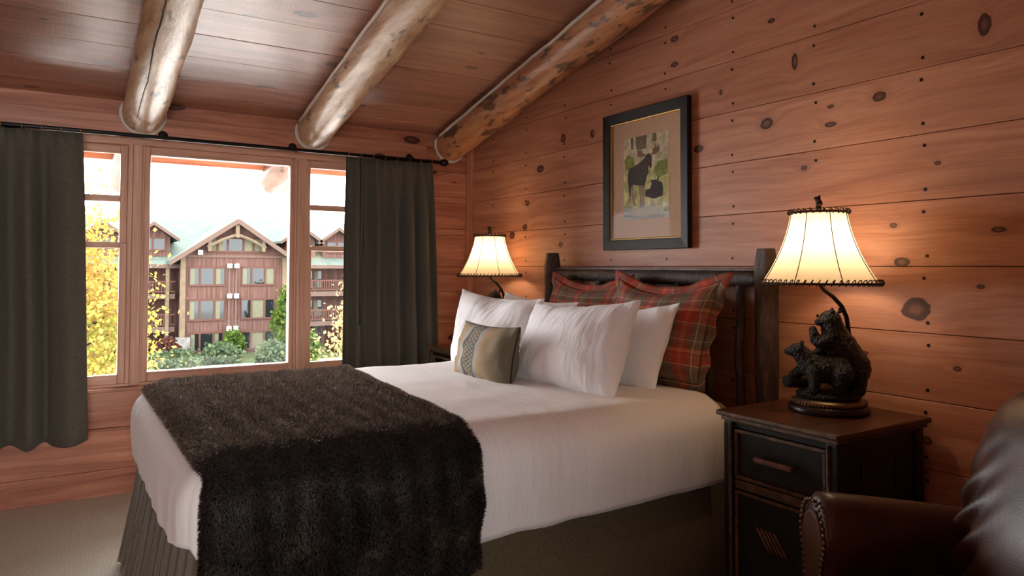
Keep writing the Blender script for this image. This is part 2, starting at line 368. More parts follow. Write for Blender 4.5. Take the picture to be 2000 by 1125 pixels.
# window wall
wb = MB()
wb.box(XL-.1, -.2, YB+.021, YB+.15, 0, 2.3).box(1.86, XR+.14, YB+.021, YB+.15, 0, 2.3).box(-.2, 1.86, YB+.021, YB+.15, 0, .585).box(-.2, 1.86, YB+.021, YB+.15, 1.95, 2.3)
wb = wb.build('wall_back', 'dark_gap'); tag(wb, 'pine plank wall around the windows', 'wall', kind='structure')
rows = [(0, .142), (.142, .367)]
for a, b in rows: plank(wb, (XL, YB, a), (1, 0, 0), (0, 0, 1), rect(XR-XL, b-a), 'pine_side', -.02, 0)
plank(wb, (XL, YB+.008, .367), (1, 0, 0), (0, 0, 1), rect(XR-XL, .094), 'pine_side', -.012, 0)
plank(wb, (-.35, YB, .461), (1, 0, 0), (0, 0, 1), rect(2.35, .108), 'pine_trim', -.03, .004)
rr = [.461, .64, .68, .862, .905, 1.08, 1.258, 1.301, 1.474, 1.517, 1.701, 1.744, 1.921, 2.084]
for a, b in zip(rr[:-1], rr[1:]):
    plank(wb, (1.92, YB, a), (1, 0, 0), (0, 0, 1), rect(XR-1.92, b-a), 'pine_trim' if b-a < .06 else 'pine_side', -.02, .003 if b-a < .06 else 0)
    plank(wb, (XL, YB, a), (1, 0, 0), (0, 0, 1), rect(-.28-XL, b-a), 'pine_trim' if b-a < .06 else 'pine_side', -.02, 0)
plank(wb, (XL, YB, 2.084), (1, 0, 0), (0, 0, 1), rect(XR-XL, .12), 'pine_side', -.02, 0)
# header board that carries the rod
o = MB().box(0, 2.12-XL, 0, .108, 0, .05).build('trim_1', 'pine_trim', bevel=.004); o.matrix_world = frame((XL, 4.55, 1.976), (1, 0, 0), (0, 0, 1))
tag(o, 'knotty pine header board above the windows', 'trim', kind='structure')
o = MB().box(0, 2.15, 0, .055, 0, .02).build('trim_2', 'pine_trim', bevel=.003); o.matrix_world = frame((2.507, 4.55, 0), (0, 0, 1), (-1, 0, 0))
o.location = (2.507, 4.55, 0); tag(o, 'upright pine strip in the room corner beside the lamp', 'trim', kind='structure')
o = MB().box(0, 2.3, 0, .107, -.018, 0).build('trim_3', 'pine_trim', bevel=.004); o.matrix_world = frame((-.32, 4.478, .588), (1, 0, 0), (0, 1, 0))
tag(o, 'pale pine window sill ledge', 'window sill', kind='structure')

# windows
def bar(parent, x0, x1, z0, z1, y0, y1, name, vertical):
    if vertical: o = MB().box(0, z1-z0, 0, x1-x0, 0, y1-y0).build(name, 'pine_window', parent, bevel=.004); o.matrix_world = frame((x1, y1, z0), (0, 0, 1), (-1, 0, 0))
    else: o = MB().box(0, x1-x0, 0, z1-z0, 0, y1-y0).build(name, 'pine_window', parent, bevel=.004); o.matrix_world = frame((x0, y1, z0), (1, 0, 0), (0, 0, 1))
    return o
def glass(parent, x0, x1, z0, z1, y): return MB().box(x0-.006, x1+.006, y-.002, y+.002, z0-.006, z1+.006).build('pane', 'pane_glass', parent)
def win_root(name, label): return tag(empty(name), label, 'window', kind='structure')
W1 = win_root('window_1', 'wide fixed picture window facing the lodge')
bar(W1, .403, .435, .60, 1.93, 4.575, 4.635, 'stile', True); bar(W1, 1.222, 1.251, .60, 1.93, 4.575, 4.635, 'stile', True)
bar(W1, .435, 1.222, .60, .655, 4.575, 4.635, 'rail', False); bar(W1, .435, 1.222, 1.882, 1.93, 4.575, 4.635, 'rail', False)
glass(W1, .435, 1.222, .655, 1.882, 4.61)
for name, x0, x1, lab in (('window_2', -.16, .322, 'narrow double hung sash window by the left curtain'), ('window_3', 1.32, 1.80, 'narrow double hung sash window beside the curtain with a wand')):
    Wn = win_root(name, lab); p0, p1 = (x0+.05, .285) if name == 'window_2' else (1.357, x1-.048)
    for nm, za, zb, ya, yb in (('upper_sash', 1.351, 1.93, 4.60, 4.635), ('lower_sash', .60, 1.38, 4.565, 4.60)):
        sash = empty(nm, parent=Wn)
        bar(sash, x0, p0, za, zb, ya, yb, 'stile', True); bar(sash, p1, x1, za, zb, ya, yb, 'stile', True)
        if nm == 'upper_sash':
            bar(sash, p0, p1, 1.882, 1.93, ya, yb, 'rail', False); bar(sash, p0, p1, 1.611, 1.647, ya, yb, 'muntin', False); bar(sash, p0, p1, 1.351, 1.38, ya, yb, 'rail', False)
            glass(sash, p0, p1, 1.647, 1.882, 4.617); glass(sash, p0, p1, 1.38, 1.611, 4.617)
        else:
            bar(sash, p0, p1, .60, .652, ya, yb, 'rail', False); bar(sash, p0, p1, 1.351, 1.383, ya, yb, 'rail', False)
            glass(sash, p0, p1, .652, 1.351, 4.582)
TR = win_root('trim_4', 'pine casing and mullion boards around the windows'); TR['category'] = 'trim'
for a, b, y0 in ((-.28, -.16, 4.535), (.322, .345, 4.56), (.345, .392, 4.548), (.392, .405, 4.56), (1.249, 1.262, 4.56), (1.262, 1.308, 4.548), (1.308, 1.322, 4.56), (1.80, 1.92, 4.535)):
    bar(TR, a, b, .588, 1.955, y0, 4.68, 'mullion_board' if 0 < a < 1.5 else 'casing', True)
bar(TR, -.16, 1.80, 1.93, 1.975, 4.545, 4.68, 'casing', False); bar(TR, -.16, 1.80, .575, .602, 4.555, 4.70, 'casing', False)

# unseen walls: the room goes on, with a rear window added for fill light
def wall_planks(parent, origin, ex, length, top, hole, mat='pine_side'):
    ex = Vector(ex)
    for zb, zt in zip(seams[:-1], seams[1:]):
        if zb > top: break
        zt2 = min(zt, top); segs = [(0, length)]
        if hole and hole[2]-.01 < zb+.01 and zt2 <= hole[3]+.01: segs = [(0, hole[0]), (hole[1], length)]
        for a, b in segs: plank(parent, Vector(origin)+ex*a+Vector((0, 0, zb)), ex, (0, 0, 1), rect(b-a, zt2-zb), mat, 0 if ex.y < 0 else -.02, .02 if ex.y < 0 else 0)
zh0, zh1 = seams[4], seams[9]
wlft = MB().box(XL-.12, XL-.021, YF, YB, 0, 3.2).build('wall_left', 'dark_gap')
tag(wlft, 'pine plank wall opposite the headboard wall', 'wall', kind='structure')
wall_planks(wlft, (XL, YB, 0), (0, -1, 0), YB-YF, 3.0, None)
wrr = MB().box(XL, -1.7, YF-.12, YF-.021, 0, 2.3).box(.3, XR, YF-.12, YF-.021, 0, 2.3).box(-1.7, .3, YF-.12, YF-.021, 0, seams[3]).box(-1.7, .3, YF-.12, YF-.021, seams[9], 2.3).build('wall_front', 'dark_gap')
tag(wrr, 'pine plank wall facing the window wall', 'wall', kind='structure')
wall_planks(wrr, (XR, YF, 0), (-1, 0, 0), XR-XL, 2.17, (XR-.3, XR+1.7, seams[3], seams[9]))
for name, lab, f, L, za, zb in (('added_rear_window', 'added unseen window giving fill light, in the wall facing the window wall', frame((.3, YF-.05, 0), (-1, 0, 0), (0, 0, 1)), 2.0, seams[3], seams[9]),):  # added out of view to fill the room from behind the camera
    r_ = win_root(name, lab); m = MB()
    m.box(0, .06, za, zb, -.04, .04).box(L-.06, L, za, zb, -.04, .04).box(.06, L-.06, za, za+.06, -.04, .04).box(.06, L-.06, zb-.06, zb, -.04, .04).box(L/2-.03, L/2+.03, za+.06, zb-.06, -.04, .04)
    o = m.build('window_frame', 'pine_window', r_); o.matrix_world = f
    for a, b in ((.06, L/2-.03), (L/2+.03, L-.06)): o = MB().box(a, b, za+.06, zb-.06, -.002, .002).build('pane', 'pane_glass', r_); o.matrix_world = f

pt = MB().box(.15, XR, -.83, -.72, 0, 2.62).build('added_shade_partition', 'dark_gap'); tag(pt, 'added unseen pine partition wall that shades the headboard wall', 'wall', kind='structure')  # added out of view to keep rear window light off the headboard wall
for zb, zt in zip(seams[:-1], seams[1:]):
    if zt > 2.66: break
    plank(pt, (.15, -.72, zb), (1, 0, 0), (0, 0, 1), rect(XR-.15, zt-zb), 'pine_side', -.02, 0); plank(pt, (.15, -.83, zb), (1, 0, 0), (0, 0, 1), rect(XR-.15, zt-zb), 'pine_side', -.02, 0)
# ceiling boards on the slope, running on outside as the eave
cs = math.cos(math.atan(SL)); sn = math.sin(math.atan(SL)); YE = 5.35
ce = MB().add([(XL-.12, YE, ceil_z(YE)+.024), (XR+.14, YE, ceil_z(YE)+.024), (XR+.14, RIDGE, ceil_z(RIDGE)+.024), (XL-.12, RIDGE, ceil_z(RIDGE)+.024), (XR+.14, YF-.12, ceil_z(YF-.12)+.024), (XL-.12, YF-.12, ceil_z(YF-.12)+.024),
               (XL-.12, YE, ceil_z(YE)+.14), (XR+.14, YE, ceil_z(YE)+.14), (XR+.14, RIDGE, ceil_z(RIDGE)+.14), (XL-.12, RIDGE, ceil_z(RIDGE)+.14), (XR+.14, YF-.12, ceil_z(YF-.12)+.14), (XL-.12, YF-.12, ceil_z(YF-.12)+.14)],
              [(0, 1, 2, 3), (3, 2, 4, 5), (9, 8, 7, 6), (11, 10, 8, 9), (0, 6, 7, 1), (5, 4, 10, 11), (0, 3, 9, 6), (3, 5, 11, 9), (1, 7, 8, 2), (2, 8, 10, 4)]).build('ceiling', 'dark_gap')
tag(ce, 'sloping ceiling of rough sawn pine boards', 'ceiling', kind='structure')
y = 4.62+.2285*3
while y > RIDGE+.05:
    y2 = max(RIDGE, y-.2285); wd = (y-y2)/cs
    plank(ce, (XL, y, ceil_z(y)), (1, 0, 0), (0, -cs, sn), rect(XR-XL, wd), 'pine_ceiling', -.02, random.uniform(-.001, .0015)); y = y2
y = RIDGE
while y > YF+.05:
    y2 = max(YF, y-.2285); wd = (y-y2)/cs
    plank(ce, (XL, y, ceil_z(y)), (1, 0, 0), (0, -cs, -sn), rect(XR-XL, wd), 'pine_ceiling', -.02, 0); y = y2
o = MB().box(XL-.1, XR+.14, YE-.02, YE+.03, ceil_z(YE)-.05, ceil_z(YE)+.03).build('eave_board', 'pine_trim', ce)

log_mat('dimmed_log', EX(150, 110, 92), EX(176, 138, 120), EX(196, 162, 142), EX(60, 44, 36), .58)  # peeled log colour darkened outdoors to offset the bright daylight
# peeled log rafters
for x, r, yo, mat, seed, lab, cl in ((-.57, .107, 5.5, 'peeled_log', 4, 'peeled log rafter above the long curtain panel', 1), (.385, .108, 5.6, 'peeled_log', 1, 'pale peeled log rafter with a long drying crack', .25), (1.34, .106, 5.42, 'peeled_log', 2, 'peeled log rafter with knots between two other rafters', 1), (2.295, .108, 5.42, 'peeled_log_blotched', 3, 'blotched peeled log rafter running along the headboard wall', 1)):
    root = tag(empty('log_rafter', (x, YB, ceil_z(YB)-.088)), lab, 'beam', 'log rafters under the ceiling')
    n, m = 20, 40; V = []
    y_start, y_end = yo, RIDGE+.05
    for i in range(m+1):
        yy = y_start+(y_end-y_start)*i/m
        for k in range(n):
            a = 2*math.pi*k/n; rr_ = r*(1+.10*mn.noise((math.cos(a)*1.2, math.sin(a)*1.2+seed*9, yy*2.2))+.05*mn.noise((math.cos(a)*3, seed*5+yy*5, math.sin(a)*3)))
            V.append((rr_*math.cos(a)+.012*mn.noise((seed*3.3, yy*.8, 0)), yy-YB, -SL*(yy-YB)+rr_*math.sin(a)))
    F = grid_faces(m+1, n, wrap=True)+[tuple(range(n)), tuple(m*n+k for k in range(n))[::-1]]
    F = [f[::-1] for f in F]
    cut = sum(1 for i in range(m+1) if y_start+(y_end-y_start)*i/m > 4.6)-1
    cp = lambda k: tuple(k*n+q for q in range(n))
    GF = grid_faces(m+1, n, wrap=True)
    shade_auto(mesh('trunk', V, [f[::-1] for f in GF[cut*n:]]+[cp(m)], mat, root), 50)
    shade_auto(mesh('dimmed_end', V[:(cut+1)*n], [f[::-1] for f in GF[:cut*n]]+[cp(0)[::-1]], 'dimmed_log', root), 50)
    # caulk bead where the log meets the ceiling boards and the header
    pts = []
    for i in range(int(60*cl)+1 if cl < 1 else 61):
        if cl < 1: break
        yy = RIDGE+.1+(4.49-RIDGE-.1)*i/60; pts.append((-r*.93+.006*mn.noise((yy*4, seed, 0)), yy-YB, -SL*(yy-YB)+r*.42+.006*mn.noise((yy*5, seed+4, 0))))
    for i in range(15):
        a = math.radians(155+(380-155)*i/14); pts.append((r*1.04*math.cos(a), 4.492-YB, -SL*(4.492-YB)+r*1.04*math.sin(a)))
    MB().tube(pts, [.0105+.004*mn.noise((i*.4, seed, 0)) for i in range(len(pts))], 7).build('caulk_bead', 'caulk', root, True)
    if seed == 1:
        pts = [(-.045+.012*mn.noise((yy*3, 0, 0))+.006*mn.noise((yy*17, 2, 0)), yy-YB, -SL*(yy-YB)-r*.93) for yy in np.linspace(2.6, 4.3, 40)]
        MB().tube(pts, [.0014+.0022*max(0, math.sin(i/39*math.pi))*(1 if i < 25 else .5) for i in range(40)], 5).build('drying_crack', 'dark_gap', root)

# ------------------------------------------------------------ outside: lawn, lodge, trees
GZ = -6.25
plain('lawn_grass', EX(90, 102, 62), .95, nscale=.6, nvar=.22); plain('path_concrete', S(200, 196, 190), .9)
plain('lodge_roof', EX(110, 122, 113), .9, nscale=1.2, nvar=.12); plain('lodge_trim', EX(116, 94, 84), .8)
plain('lodge_dark', EX(40, 30, 26), .8); plain('lodge_log', EX(132, 114, 94), .8, nscale=2, nvar=.2); plain('lodge_stone', EX(150, 146, 140), .9, nscale=2.5, nvar=.35)
plain('lamp_white', S(228, 226, 220), .6); plain('lodge_glass', EX(34, 40, 40), .06, spec=.7); plain('lodge_curtain', EX(126, 124, 102), .8, nscale=4, nvar=.1)
plain('lodge_frame', EX(106, 74, 64), .8)
t = NT('lodge_siding'); t.setp(Roughness=.85); x, y, z = t.sep(t.obj())
n = t.noise(t.comb(t.math('MULTIPLY', x, 5.), y, t.math('MULTIPLY', z, .35)), 1.0, 3); sd = t.math('FRACT', t.math('MULTIPLY', x, 4.))
c = t.ramp(n, [(.3, EX(92, 66, 58)), (.7, EX(128, 96, 86))]); c = t.mix(t.math('MULTIPLY', t.smooth(sd, .86, .97), .6), c, EX(50, 30, 25)); t.link(c, t.b.inputs['Base Color'])
o = MB().box(-60, 90, 12, 130, GZ-.3, GZ).build('ground_lawn', 'lawn_grass'); tag(o, 'green lawn in front of the lodge', 'lawn', kind='structure')
o = MB().box(-20, 50, 56.6, 58.6, GZ-.05, GZ+.03).build('garden_path', 'path_concrete'); tag(o, 'pale concrete path across the lawn', 'path', kind='structure')
o = MB().box(-30, 40, 5.0, 47, GZ-.25, GZ+.02).build('bounce_terrace', 'path_concrete'); tag(o, 'added unseen pale court bouncing daylight up to the ceiling', 'bounce_terrace', kind='structure')  # unseen court added to reflect daylight onto the ceiling boards
LB = tag(empty('lodge_building', (12.99, 66, GZ)), 'brown wooden lodge with a wide front gable, green roof and balconies', 'building')
lx = lambda x: x-12.99
ly = lambda y: y-66
lz = lambda z: z-GZ
def lbox(name, mat, x0, x1, y0, y1, z0, z1, parent=LB): return MB().box(lx(x0), lx(x1), ly(y0), ly(y1), lz(z0), lz(z1)).build(name, mat, parent)
# gabled front block
GX, EZ, AZ, HW, HX = 12.99, 1.95, 5.35, 4.17, 5.25
xz = lambda d0, d1: (lambda a, b, h: (a, h, b))
MB().prism([(-HW, 0), (HW, 0), (HW, lz(2.3)), (0, lz(5.05)), (-HW, lz(2.3))], 0, 8, lambda a, b, h: (a, h, b)).build('front_wall', 'lodge_siding', LB)
for s in (-1, 1):
    sl = (AZ-1.73)/HX; th = .28
    MB().prism([(0, lz(AZ)), (s*HX, lz(1.73)), (s*HX, lz(1.73)-th), (0, lz(AZ)-th)], -1.0, 12, lambda a, b, h: (a, h, b)).build('roof_slope', 'lodge_roof', LB)
    MB().prism([(0, lz(AZ)+.03), (s*(HX+.05), lz(1.73)), (s*(HX+.05), lz(1.73)-.42), (0, lz(AZ)-.42)], -1.12, -1.0, lambda a, b, h: (a, h, b)).build('barge_board', 'lodge_trim', LB)
    MB().tube([(s*2.4, -.7, lz(2.9)), (s*1.2, -.7, lz(3.55)), (0, -.7, lz(4.0))], .14, 6).build('truss_brace', 'lodge_log', LB)
    lbox('bracket', 'lodge_log', GX+s*2.2-.14, GX+s*2.2+.14, 65.2, 65.95, 2.55, 3.75)
    lbox('corner_post', 'lodge_log', GX+s*4.17-.2, GX+s*4.17+.2, 65.75, 66.2, GZ, 2.1)
lbox('king_post', 'lodge_log', GX-.16, GX+.16, 65.15, 65.5, 3.75, 5.0)
lbox('belt_board', 'lodge_trim', GX-HW, GX+HW, 65.9, 66.02, 2.02, 2.22)
lbox('centre_board', 'lodge_trim', 12.42, 12.58, 65.9, 66.02, -5.2, 1.1); lbox('centre_board', 'lodge_trim', 13.0, 13.14, 65.9, 66.02, -5.2, 1.1)
lbox('stone_pier', 'lodge_stone', 8.35, 9.42, 65.6, 66.3, GZ, -4.66); lbox('stone_pier', 'lodge_stone', 12.3, 13.5, 65.7, 66.3, GZ, -5.25); lbox('stone_pier', 'lodge_stone', 16.4, 17.5, 65.6, 66.3, GZ, -4.66)
def lodge_window(x0, x1, z0, z1, cuts, kinds, y=66.0, parent=LB):
    f = MB(); fr = .16; f.box(lx(x0), lx(x1), ly(y)-.1, ly(y)+.05, lz(z0), lz(z0)+fr).box(lx(x0), lx(x1), ly(y)-.1, ly(y)+.05, lz(z1)-fr, lz(z1))
    xs = [x0+(x1-x0)*c for c in cuts]
    for q in xs: f.box(max(lx(q)-.08, lx(x0)), min(lx(q)+.08, lx(x1)), ly(y)-.1, ly(y)+.05, lz(z0)+fr, lz(z1)-fr)
    w_ = f.build('window', 'lodge_frame', parent)
    for a, b, kd in zip(xs[:-1], xs[1:], kinds):
        MB().box(lx(a)+.08, lx(b)-.08, ly(y)-.03, ly(y)-.01, lz(z0)+fr, lz(z1)-fr).build('pane', {'g': 'lodge_glass', 'c': 'lodge_curtain', 'h': 'lodge_glass'}[kd], w_)
        if kd == 'h': MB().box(lx(a)+.1, lx(a)+.1+(b-a)*.4, ly(y)-.05, ly(y)-.035, lz(z0)+fr, lz(z1)-fr).build('blind', 'lodge_curtain', w_)
C4 = (0, .3, .7, 1)
for (xa, xb, za, zb, kd) in ((9.3, 12.2, -.42, 1.25, 'hgh'), (13.5, 16.35, -.42, 1.27, 'hgc'), (9.3, 12.2, -3.36, -1.5, 'hgh'), (13.5, 16.35, -3.36, -1.5, 'gcg'), (9.4, 12.1, -6.0, -4.27, 'hgh'), (13.5, 16.35, -6.0, -4.3, 'gcg')): lodge_window(xa, xb, za, zb, C4, kd)
lodge_window(10.7, 15.3, 2.45, 3.8, (0, .18, .36, .64, .82, 1), 'chgcc')
for z in (1.31, -1.28, -4.05):
    for x in (12.5, 13.07): lbox('wall_light', 'lamp_white', x-.17, x+.17, 65.6, 65.9, z-.18, z+.18)
lbox('wall_light', 'lamp_white', 9.95, 10.3, 65.6, 65.9, 2.25, 2.62)
# long block behind with balconies
lbox('rear_wall', 'lodge_siding', -16, 42, 69.4, 76, GZ, 1.5)
MB().prism([(ly(66.9), lz(1.42)), (ly(76), lz(5.97)), (ly(85), lz(1.4)), (ly(85), lz(1.1)), (ly(76), lz(5.6)), (ly(66.9), lz(1.12))], lx(-16), lx(42), lambda a, b, h: (h, a, b)).build('main_roof', 'lodge_roof', LB)
lbox('eave_trim', 'lodge_trim', -16, 42, 66.85, 66.95, 1.1, 1.42)
for xa, xb in ((-16, 8.4), (17.2, 42)):
    for z in (-1.18, -3.95):
        lbox('balcony_floor', 'lodge_trim', xa, xb, 67.1, 69.4, z-.3, z+.12)
        rm = MB().box(lx(xa), lx(xb), ly(67.1), ly(67.2), lz(z+1.08), lz(z+1.22)).box(lx(xa), lx(xb), ly(67.1), ly(67.2), lz(z+.25), lz(z+.35))
        for i in range(int((xb-xa)/.22)): rm.box(lx(xa+i*.22), lx(xa+i*.22+.09), ly(67.12), ly(67.18), lz(z+.35), lz(z+1.08))
        rm.build('railing', 'lodge_frame', LB)
    for i in range(5):
        px = xa+.3+(xb-xa-.6)*i/4 if xa > 0 else xb-.6-5.6*i
        lbox('balcony_post', 'lodge_log', px-.14, px+.14, 67.0, 67.3, GZ, 1.2)
        for z in (-.9, -3.7, -6.2): lodge_window(px+1.2, px+4.2, z, z+1.9, C4, 'ggh', 69.35)
for dx in (-6.25, 6.25, 9.72, -10):
    X0 = 12.99+dx
    dm = MB().prism([(lx(X0)-1.35, lz(2.1)), (lx(X0)+1.35, lz(2.1)), (lx(X0)+1.35, lz(3.75)), (lx(X0), lz(4.75)), (lx(X0)-1.35, lz(3.75))], ly(68.2), ly(75), lambda a, b, h: (a, h, b)).build('dormer', 'lodge_siding', LB)
    for s in (-1, 1):
        MB().prism([(lx(X0), lz(5.0)), (lx(X0)+s*1.95, lz(3.62)), (lx(X0)+s*1.95, lz(3.42)), (lx(X0), lz(4.8))], ly(67.5), ly(75.5), lambda a, b, h: (a, h, b)).build('dormer_roof', 'lodge_roof', dm)
        MB().prism([(lx(X0), lz(5.02)), (lx(X0)+s*2.0, lz(3.62)), (lx(X0)+s*2.0, lz(3.34)), (lx(X0), lz(4.72))], ly(67.4), ly(67.5), lambda a, b, h: (a, h, b)).build('barge_board', 'lodge_trim', dm)
    lodge_window(X0-1.0, X0+1.0, 2.55, 3.75, (0, .5, 1), 'gg', 68.2)
# trees and shrubs
def leaf_mat(name, stops, tr=.35):
    t = NT(name); n = t.noise(t.obj(), .9, 4); n2 = t.noise(t.obj(), 7, 2); f = t.math('MULTIPLY_ADD', t.math('SUBTRACT', n2, .5), .5, n)
    c = t.ramp(f, stops); t.link(c, t.b.inputs['Base Color']); t.setp(Roughness=.7)
    tl = t.node('BsdfTranslucent'); t.link(c, tl.inputs['Color']); mx = t.node('MixShader'); mx.inputs[0].default_value = tr
    t.link(t.b.outputs[0], mx.inputs[1]); t.link(tl.outputs[0], mx.inputs[2]); t.link(mx.outputs[0], t.n['Material Output'].inputs['Surface']); return t.m
leaf_mat('maple_leaf', [(.28, EX(196, 138, 84)), (.42, EX(214, 168, 84)), (.56, EX(206, 178, 82)), (.72, EX(150, 158, 66))])
leaf_mat('pale_maple_leaf', [(.3, EX(204, 158, 108)), (.55, EX(216, 184, 124)), (.75, EX(196, 178, 112))])
leaf_mat('green_leaf', [(.3, EX(70, 96, 40)), (.6, EX(110, 136, 56)), (.75, EX(150, 160, 70))])
leaf_mat('shrub_leaf', [(.3, EX(76, 96, 68)), (.6, EX(116, 134, 96)), (.75, EX(146, 156, 112))])
leaf_mat('russet_leaf', [(.3, EX(84, 50, 44)), (.7, EX(120, 76, 64))])
plain('tree_bark', EX(74, 60, 50), .9, nscale=3)
def leaves(name, mat, parent, centre, rad, nblob, per, size, blob=.28, seed=1, squash=1.0):
    g = np.random.default_rng(seed); d = g.normal(size=(nblob, 3)); d /= np.linalg.norm(d, axis=1)[:, None]
    bc = d*(.55+.45*g.random((nblob, 1))**.5)*np.array(rad)
    c = np.repeat(bc, per, 0)+g.normal(size=(nblob*per, 3))*blob*np.array(rad)*.6+np.array(centre)
    N = len(c); a = g.normal(size=(N, 3)); a /= np.linalg.norm(a, axis=1)[:, None]; b = np.cross(a, g.normal(size=(N, 3))); b /= np.linalg.norm(b, axis=1)[:, None]
    s = size*(.6+.7*g.random((N, 1))); V = np.stack([c-a*s*.5, c+b*s*.42, c+a*s*.6, c-b*s*.42], 1).reshape(-1, 3)
    F = np.arange(4*N).reshape(-1, 4); o = mesh(name, V.tolist(), F.tolist(), mat, parent, False); o['kind'] = 'stuff'; return o
def tree(name, label, cat, base, centre, rad, nb, per, size, mat, seed, trunk=.12, group=None):
    root = tag(empty(name, base), label, cat, group); c = [centre[i]-base[i] for i in range(3)]
    leaves('foliage', mat, root, c, rad, nb, per, size, seed=seed)
    g = random.Random(seed); m = MB().tube([(0, 0, 0), (c[0]*.3, c[1]*.3, c[2]*.5), (c[0], c[1], c[2]+rad[2]*.4)], [trunk, trunk*.8, trunk*.25], 8)
    m.build('trunk', 'tree_bark', root, True)
    if trunk > .06:
        for k in range(7):
            a = g.random()*6.28; z = c[2]+rad[2]*(-.5+.12*k); q = (c[0]*.8, c[1]*.8, z-.2); e = (c[0]+rad[0]*.7*math.cos(a), c[1]+rad[1]*.7*math.sin(a), z+rad[2]*.25)
            MB().tube([q, ((q[0]+e[0])/2, (q[1]+e[1])/2, (q[2]+e[2])/2+.1), e], [trunk*.4, trunk*.25, trunk*.1], 6).build('branch', 'tree_bark', root, True)
    return root
tree('maple_tree', 'yellow and orange autumn maple close to the windows', 'tree', (-.5, 14, GZ), (-.4, 14, -1.0), (1.7, 1.5, 3.1), 290, 130, .075, 'maple_leaf', 3)
tree('maple_tree', 'pale golden maple whose branch reaches before the lodge balconies', 'tree', (6.4, 14.3, GZ), (6.05, 14.2, -.5), (1.45, 1.3, 1.6), 120, 110, .075, 'pale_maple_leaf', 8)
tree('garden_tree', 'slim green tree at the corner of the lodge front', 'tree', (16.3, 61, GZ), (16.3, 61, -3.4), (1.15, 1.1, 2.6), 150, 30, .34, 'green_leaf', 4, .12)
for k, (x, y, rx, rz, mt, lab) in enumerate(((7.2, 57.5, 1.5, .8, 'shrub_leaf', 'low spreading shrub by the path'), (10.9, 60.2, 1.4, .8, 'shrub_leaf', 'low round shrub under the lodge windows'), (12.4, 63.0, .75, 1.2, 'green_leaf', 'upright light green shrub before the stone pier'), (14.2, 57.6, 1.2, .9, 'shrub_leaf', 'dark green dense shrub on the lawn'), (17.0, 58.0, .8, 1.2, 'green_leaf', 'yellowish shrub below the slim green tree'), (6.9, 62, 1.1, 1.0, 'russet_leaf', 'russet shrub in front of the ground floor balcony'), (22, 60, 1.8, .9, 'green_leaf', 'light green shrub by the far balconies'), (21.3, 63, .9, 1.2, 'russet_leaf', 'reddish shrub beneath the far balconies'))):
    tree('garden_shrub', lab, 'shrub', (x, y, GZ), (x, y, GZ+rz*.75), (rx, 1.2, rz), 60, 34, .3, mt, 20+k, .05, 'shrubs before the lodge')
for nm in ('dimmed_log', 'lawn_grass', 'lodge_roof', 'lodge_trim', 'lodge_log', 'lodge_stone', 'lodge_frame', 'lodge_curtain', 'lodge_siding', 'maple_leaf', 'pale_maple_leaf', 'green_leaf', 'shrub_leaf', 'russet_leaf', 'tree_bark', 'lodge_glass'):   # outdoor surfaces, specular lowered against the bright sky
    MATS[nm].node_tree.nodes['Principled BSDF'].inputs['Specular IOR Level'].default_value = .04 if nm != 'lodge_glass' else .22

# ------------------------------------------------------------ bed
BED = tag(empty('log_bed', (1.35, 2.75, 0)), 'bed with a dark bark covered log headboard against the pine wall', 'bed')
bx = lambda x: x-1.35
by = lambda y: y-2.75
def bark_log(name, p0, p1, r, seed, parent=BED, wob=.008, n=14, m=18, cap_r=.75, mat='bark'):
    p0 = Vector(p0); p1 = Vector(p1); pts = []; R = []
    for i in range(m+1):
        f = i/m; q = p0.lerp(p1, f)+Vector((mn.noise((seed, f*3, 0)), mn.noise((seed+7, f*3, 3)), 0))*wob
        pts.append(q); R.append(r*(1+.12*mn.noise((seed*2.3, f*9, 1))))
    R[0] *= cap_r; R[-1] *= cap_r
    return shade_auto(MB().tube(pts, R, n).build(name, mat, parent, True), 60)
hbx = 2.415
bark_log('headboard_post', (bx(hbx), by(1.935), 0), (bx(hbx), by(1.935), 1.33), .047, 1)
bark_log('headboard_post', (bx(hbx), by(3.425), 0), (bx(hbx), by(3.425), 1.335), .05, 2)
bark_log('top_rail', (bx(hbx), by(1.97), 1.205), (bx(hbx), by(3.40), 1.212), .033, 3, wob=.006)
bark_log('lower_rail', (bx(hbx), by(1.97), .56), (bx(hbx), by(3.40), .56), .033, 4)
MB().box(bx(hbx+.0), bx(hbx+.075), by(1.97), by(3.39), 1.238, 1.252).build('cap_board', 'worn_edge', BED, bevel=.003)
for k, y in enumerate((2.068, 2.24, 2.42, 2.60, 2.78, 3.0, 3.165, 3.31)):
    bark_log('spindle', (bx(hbx), by(y), .58), (bx(hbx), by(y), 1.185), .019, 10+k, wob=.014, n=10, m=12, cap_r=.9)
# mattress and base
def rbox(x0, x1, y0, y1, z0, z1, r, n=6):
    bm = bmesh.new(); bmesh.ops.create_cube(bm, size=1)
    for v in bm.verts: v.co = Vector(((x0+x1)/2+v.co.x*(x1-x0), (y0+y1)/2+v.co.y*(y1-y0), (z0+z1)/2+v.co.z*(z1-z0)))
    bmesh.ops.bevel(bm, geom=bm.edges[:], offset=r, segments=n, affect='EDGES', profile=.5)
    V = [v.co.copy() for v in bm.verts]; bm.verts.index_update(); F = [tuple(v.index for v in f.verts) for f in bm.faces]; bm.free(); return V, F
V, F = rbox(bx(.36), bx(2.36), by(2.06), by(3.44), .42, .70, .05); mesh('mattress', V, F, 'shaded_mattress_cloth', BED)
V, F = rbox(bx(.36), bx(2.36), by(2.06), by(3.44), .16, .42, .02, 3); mesh('box_spring', V, F, 'bedskirt_cloth', BED)
for x in (.5, 2.2):
    for y in (2.2, 3.3): MB().lathe([(.03, 0), (.035, .16)], 12, (bx(x), by(y), 0)).build('leg', 'black_wood', BED, True)

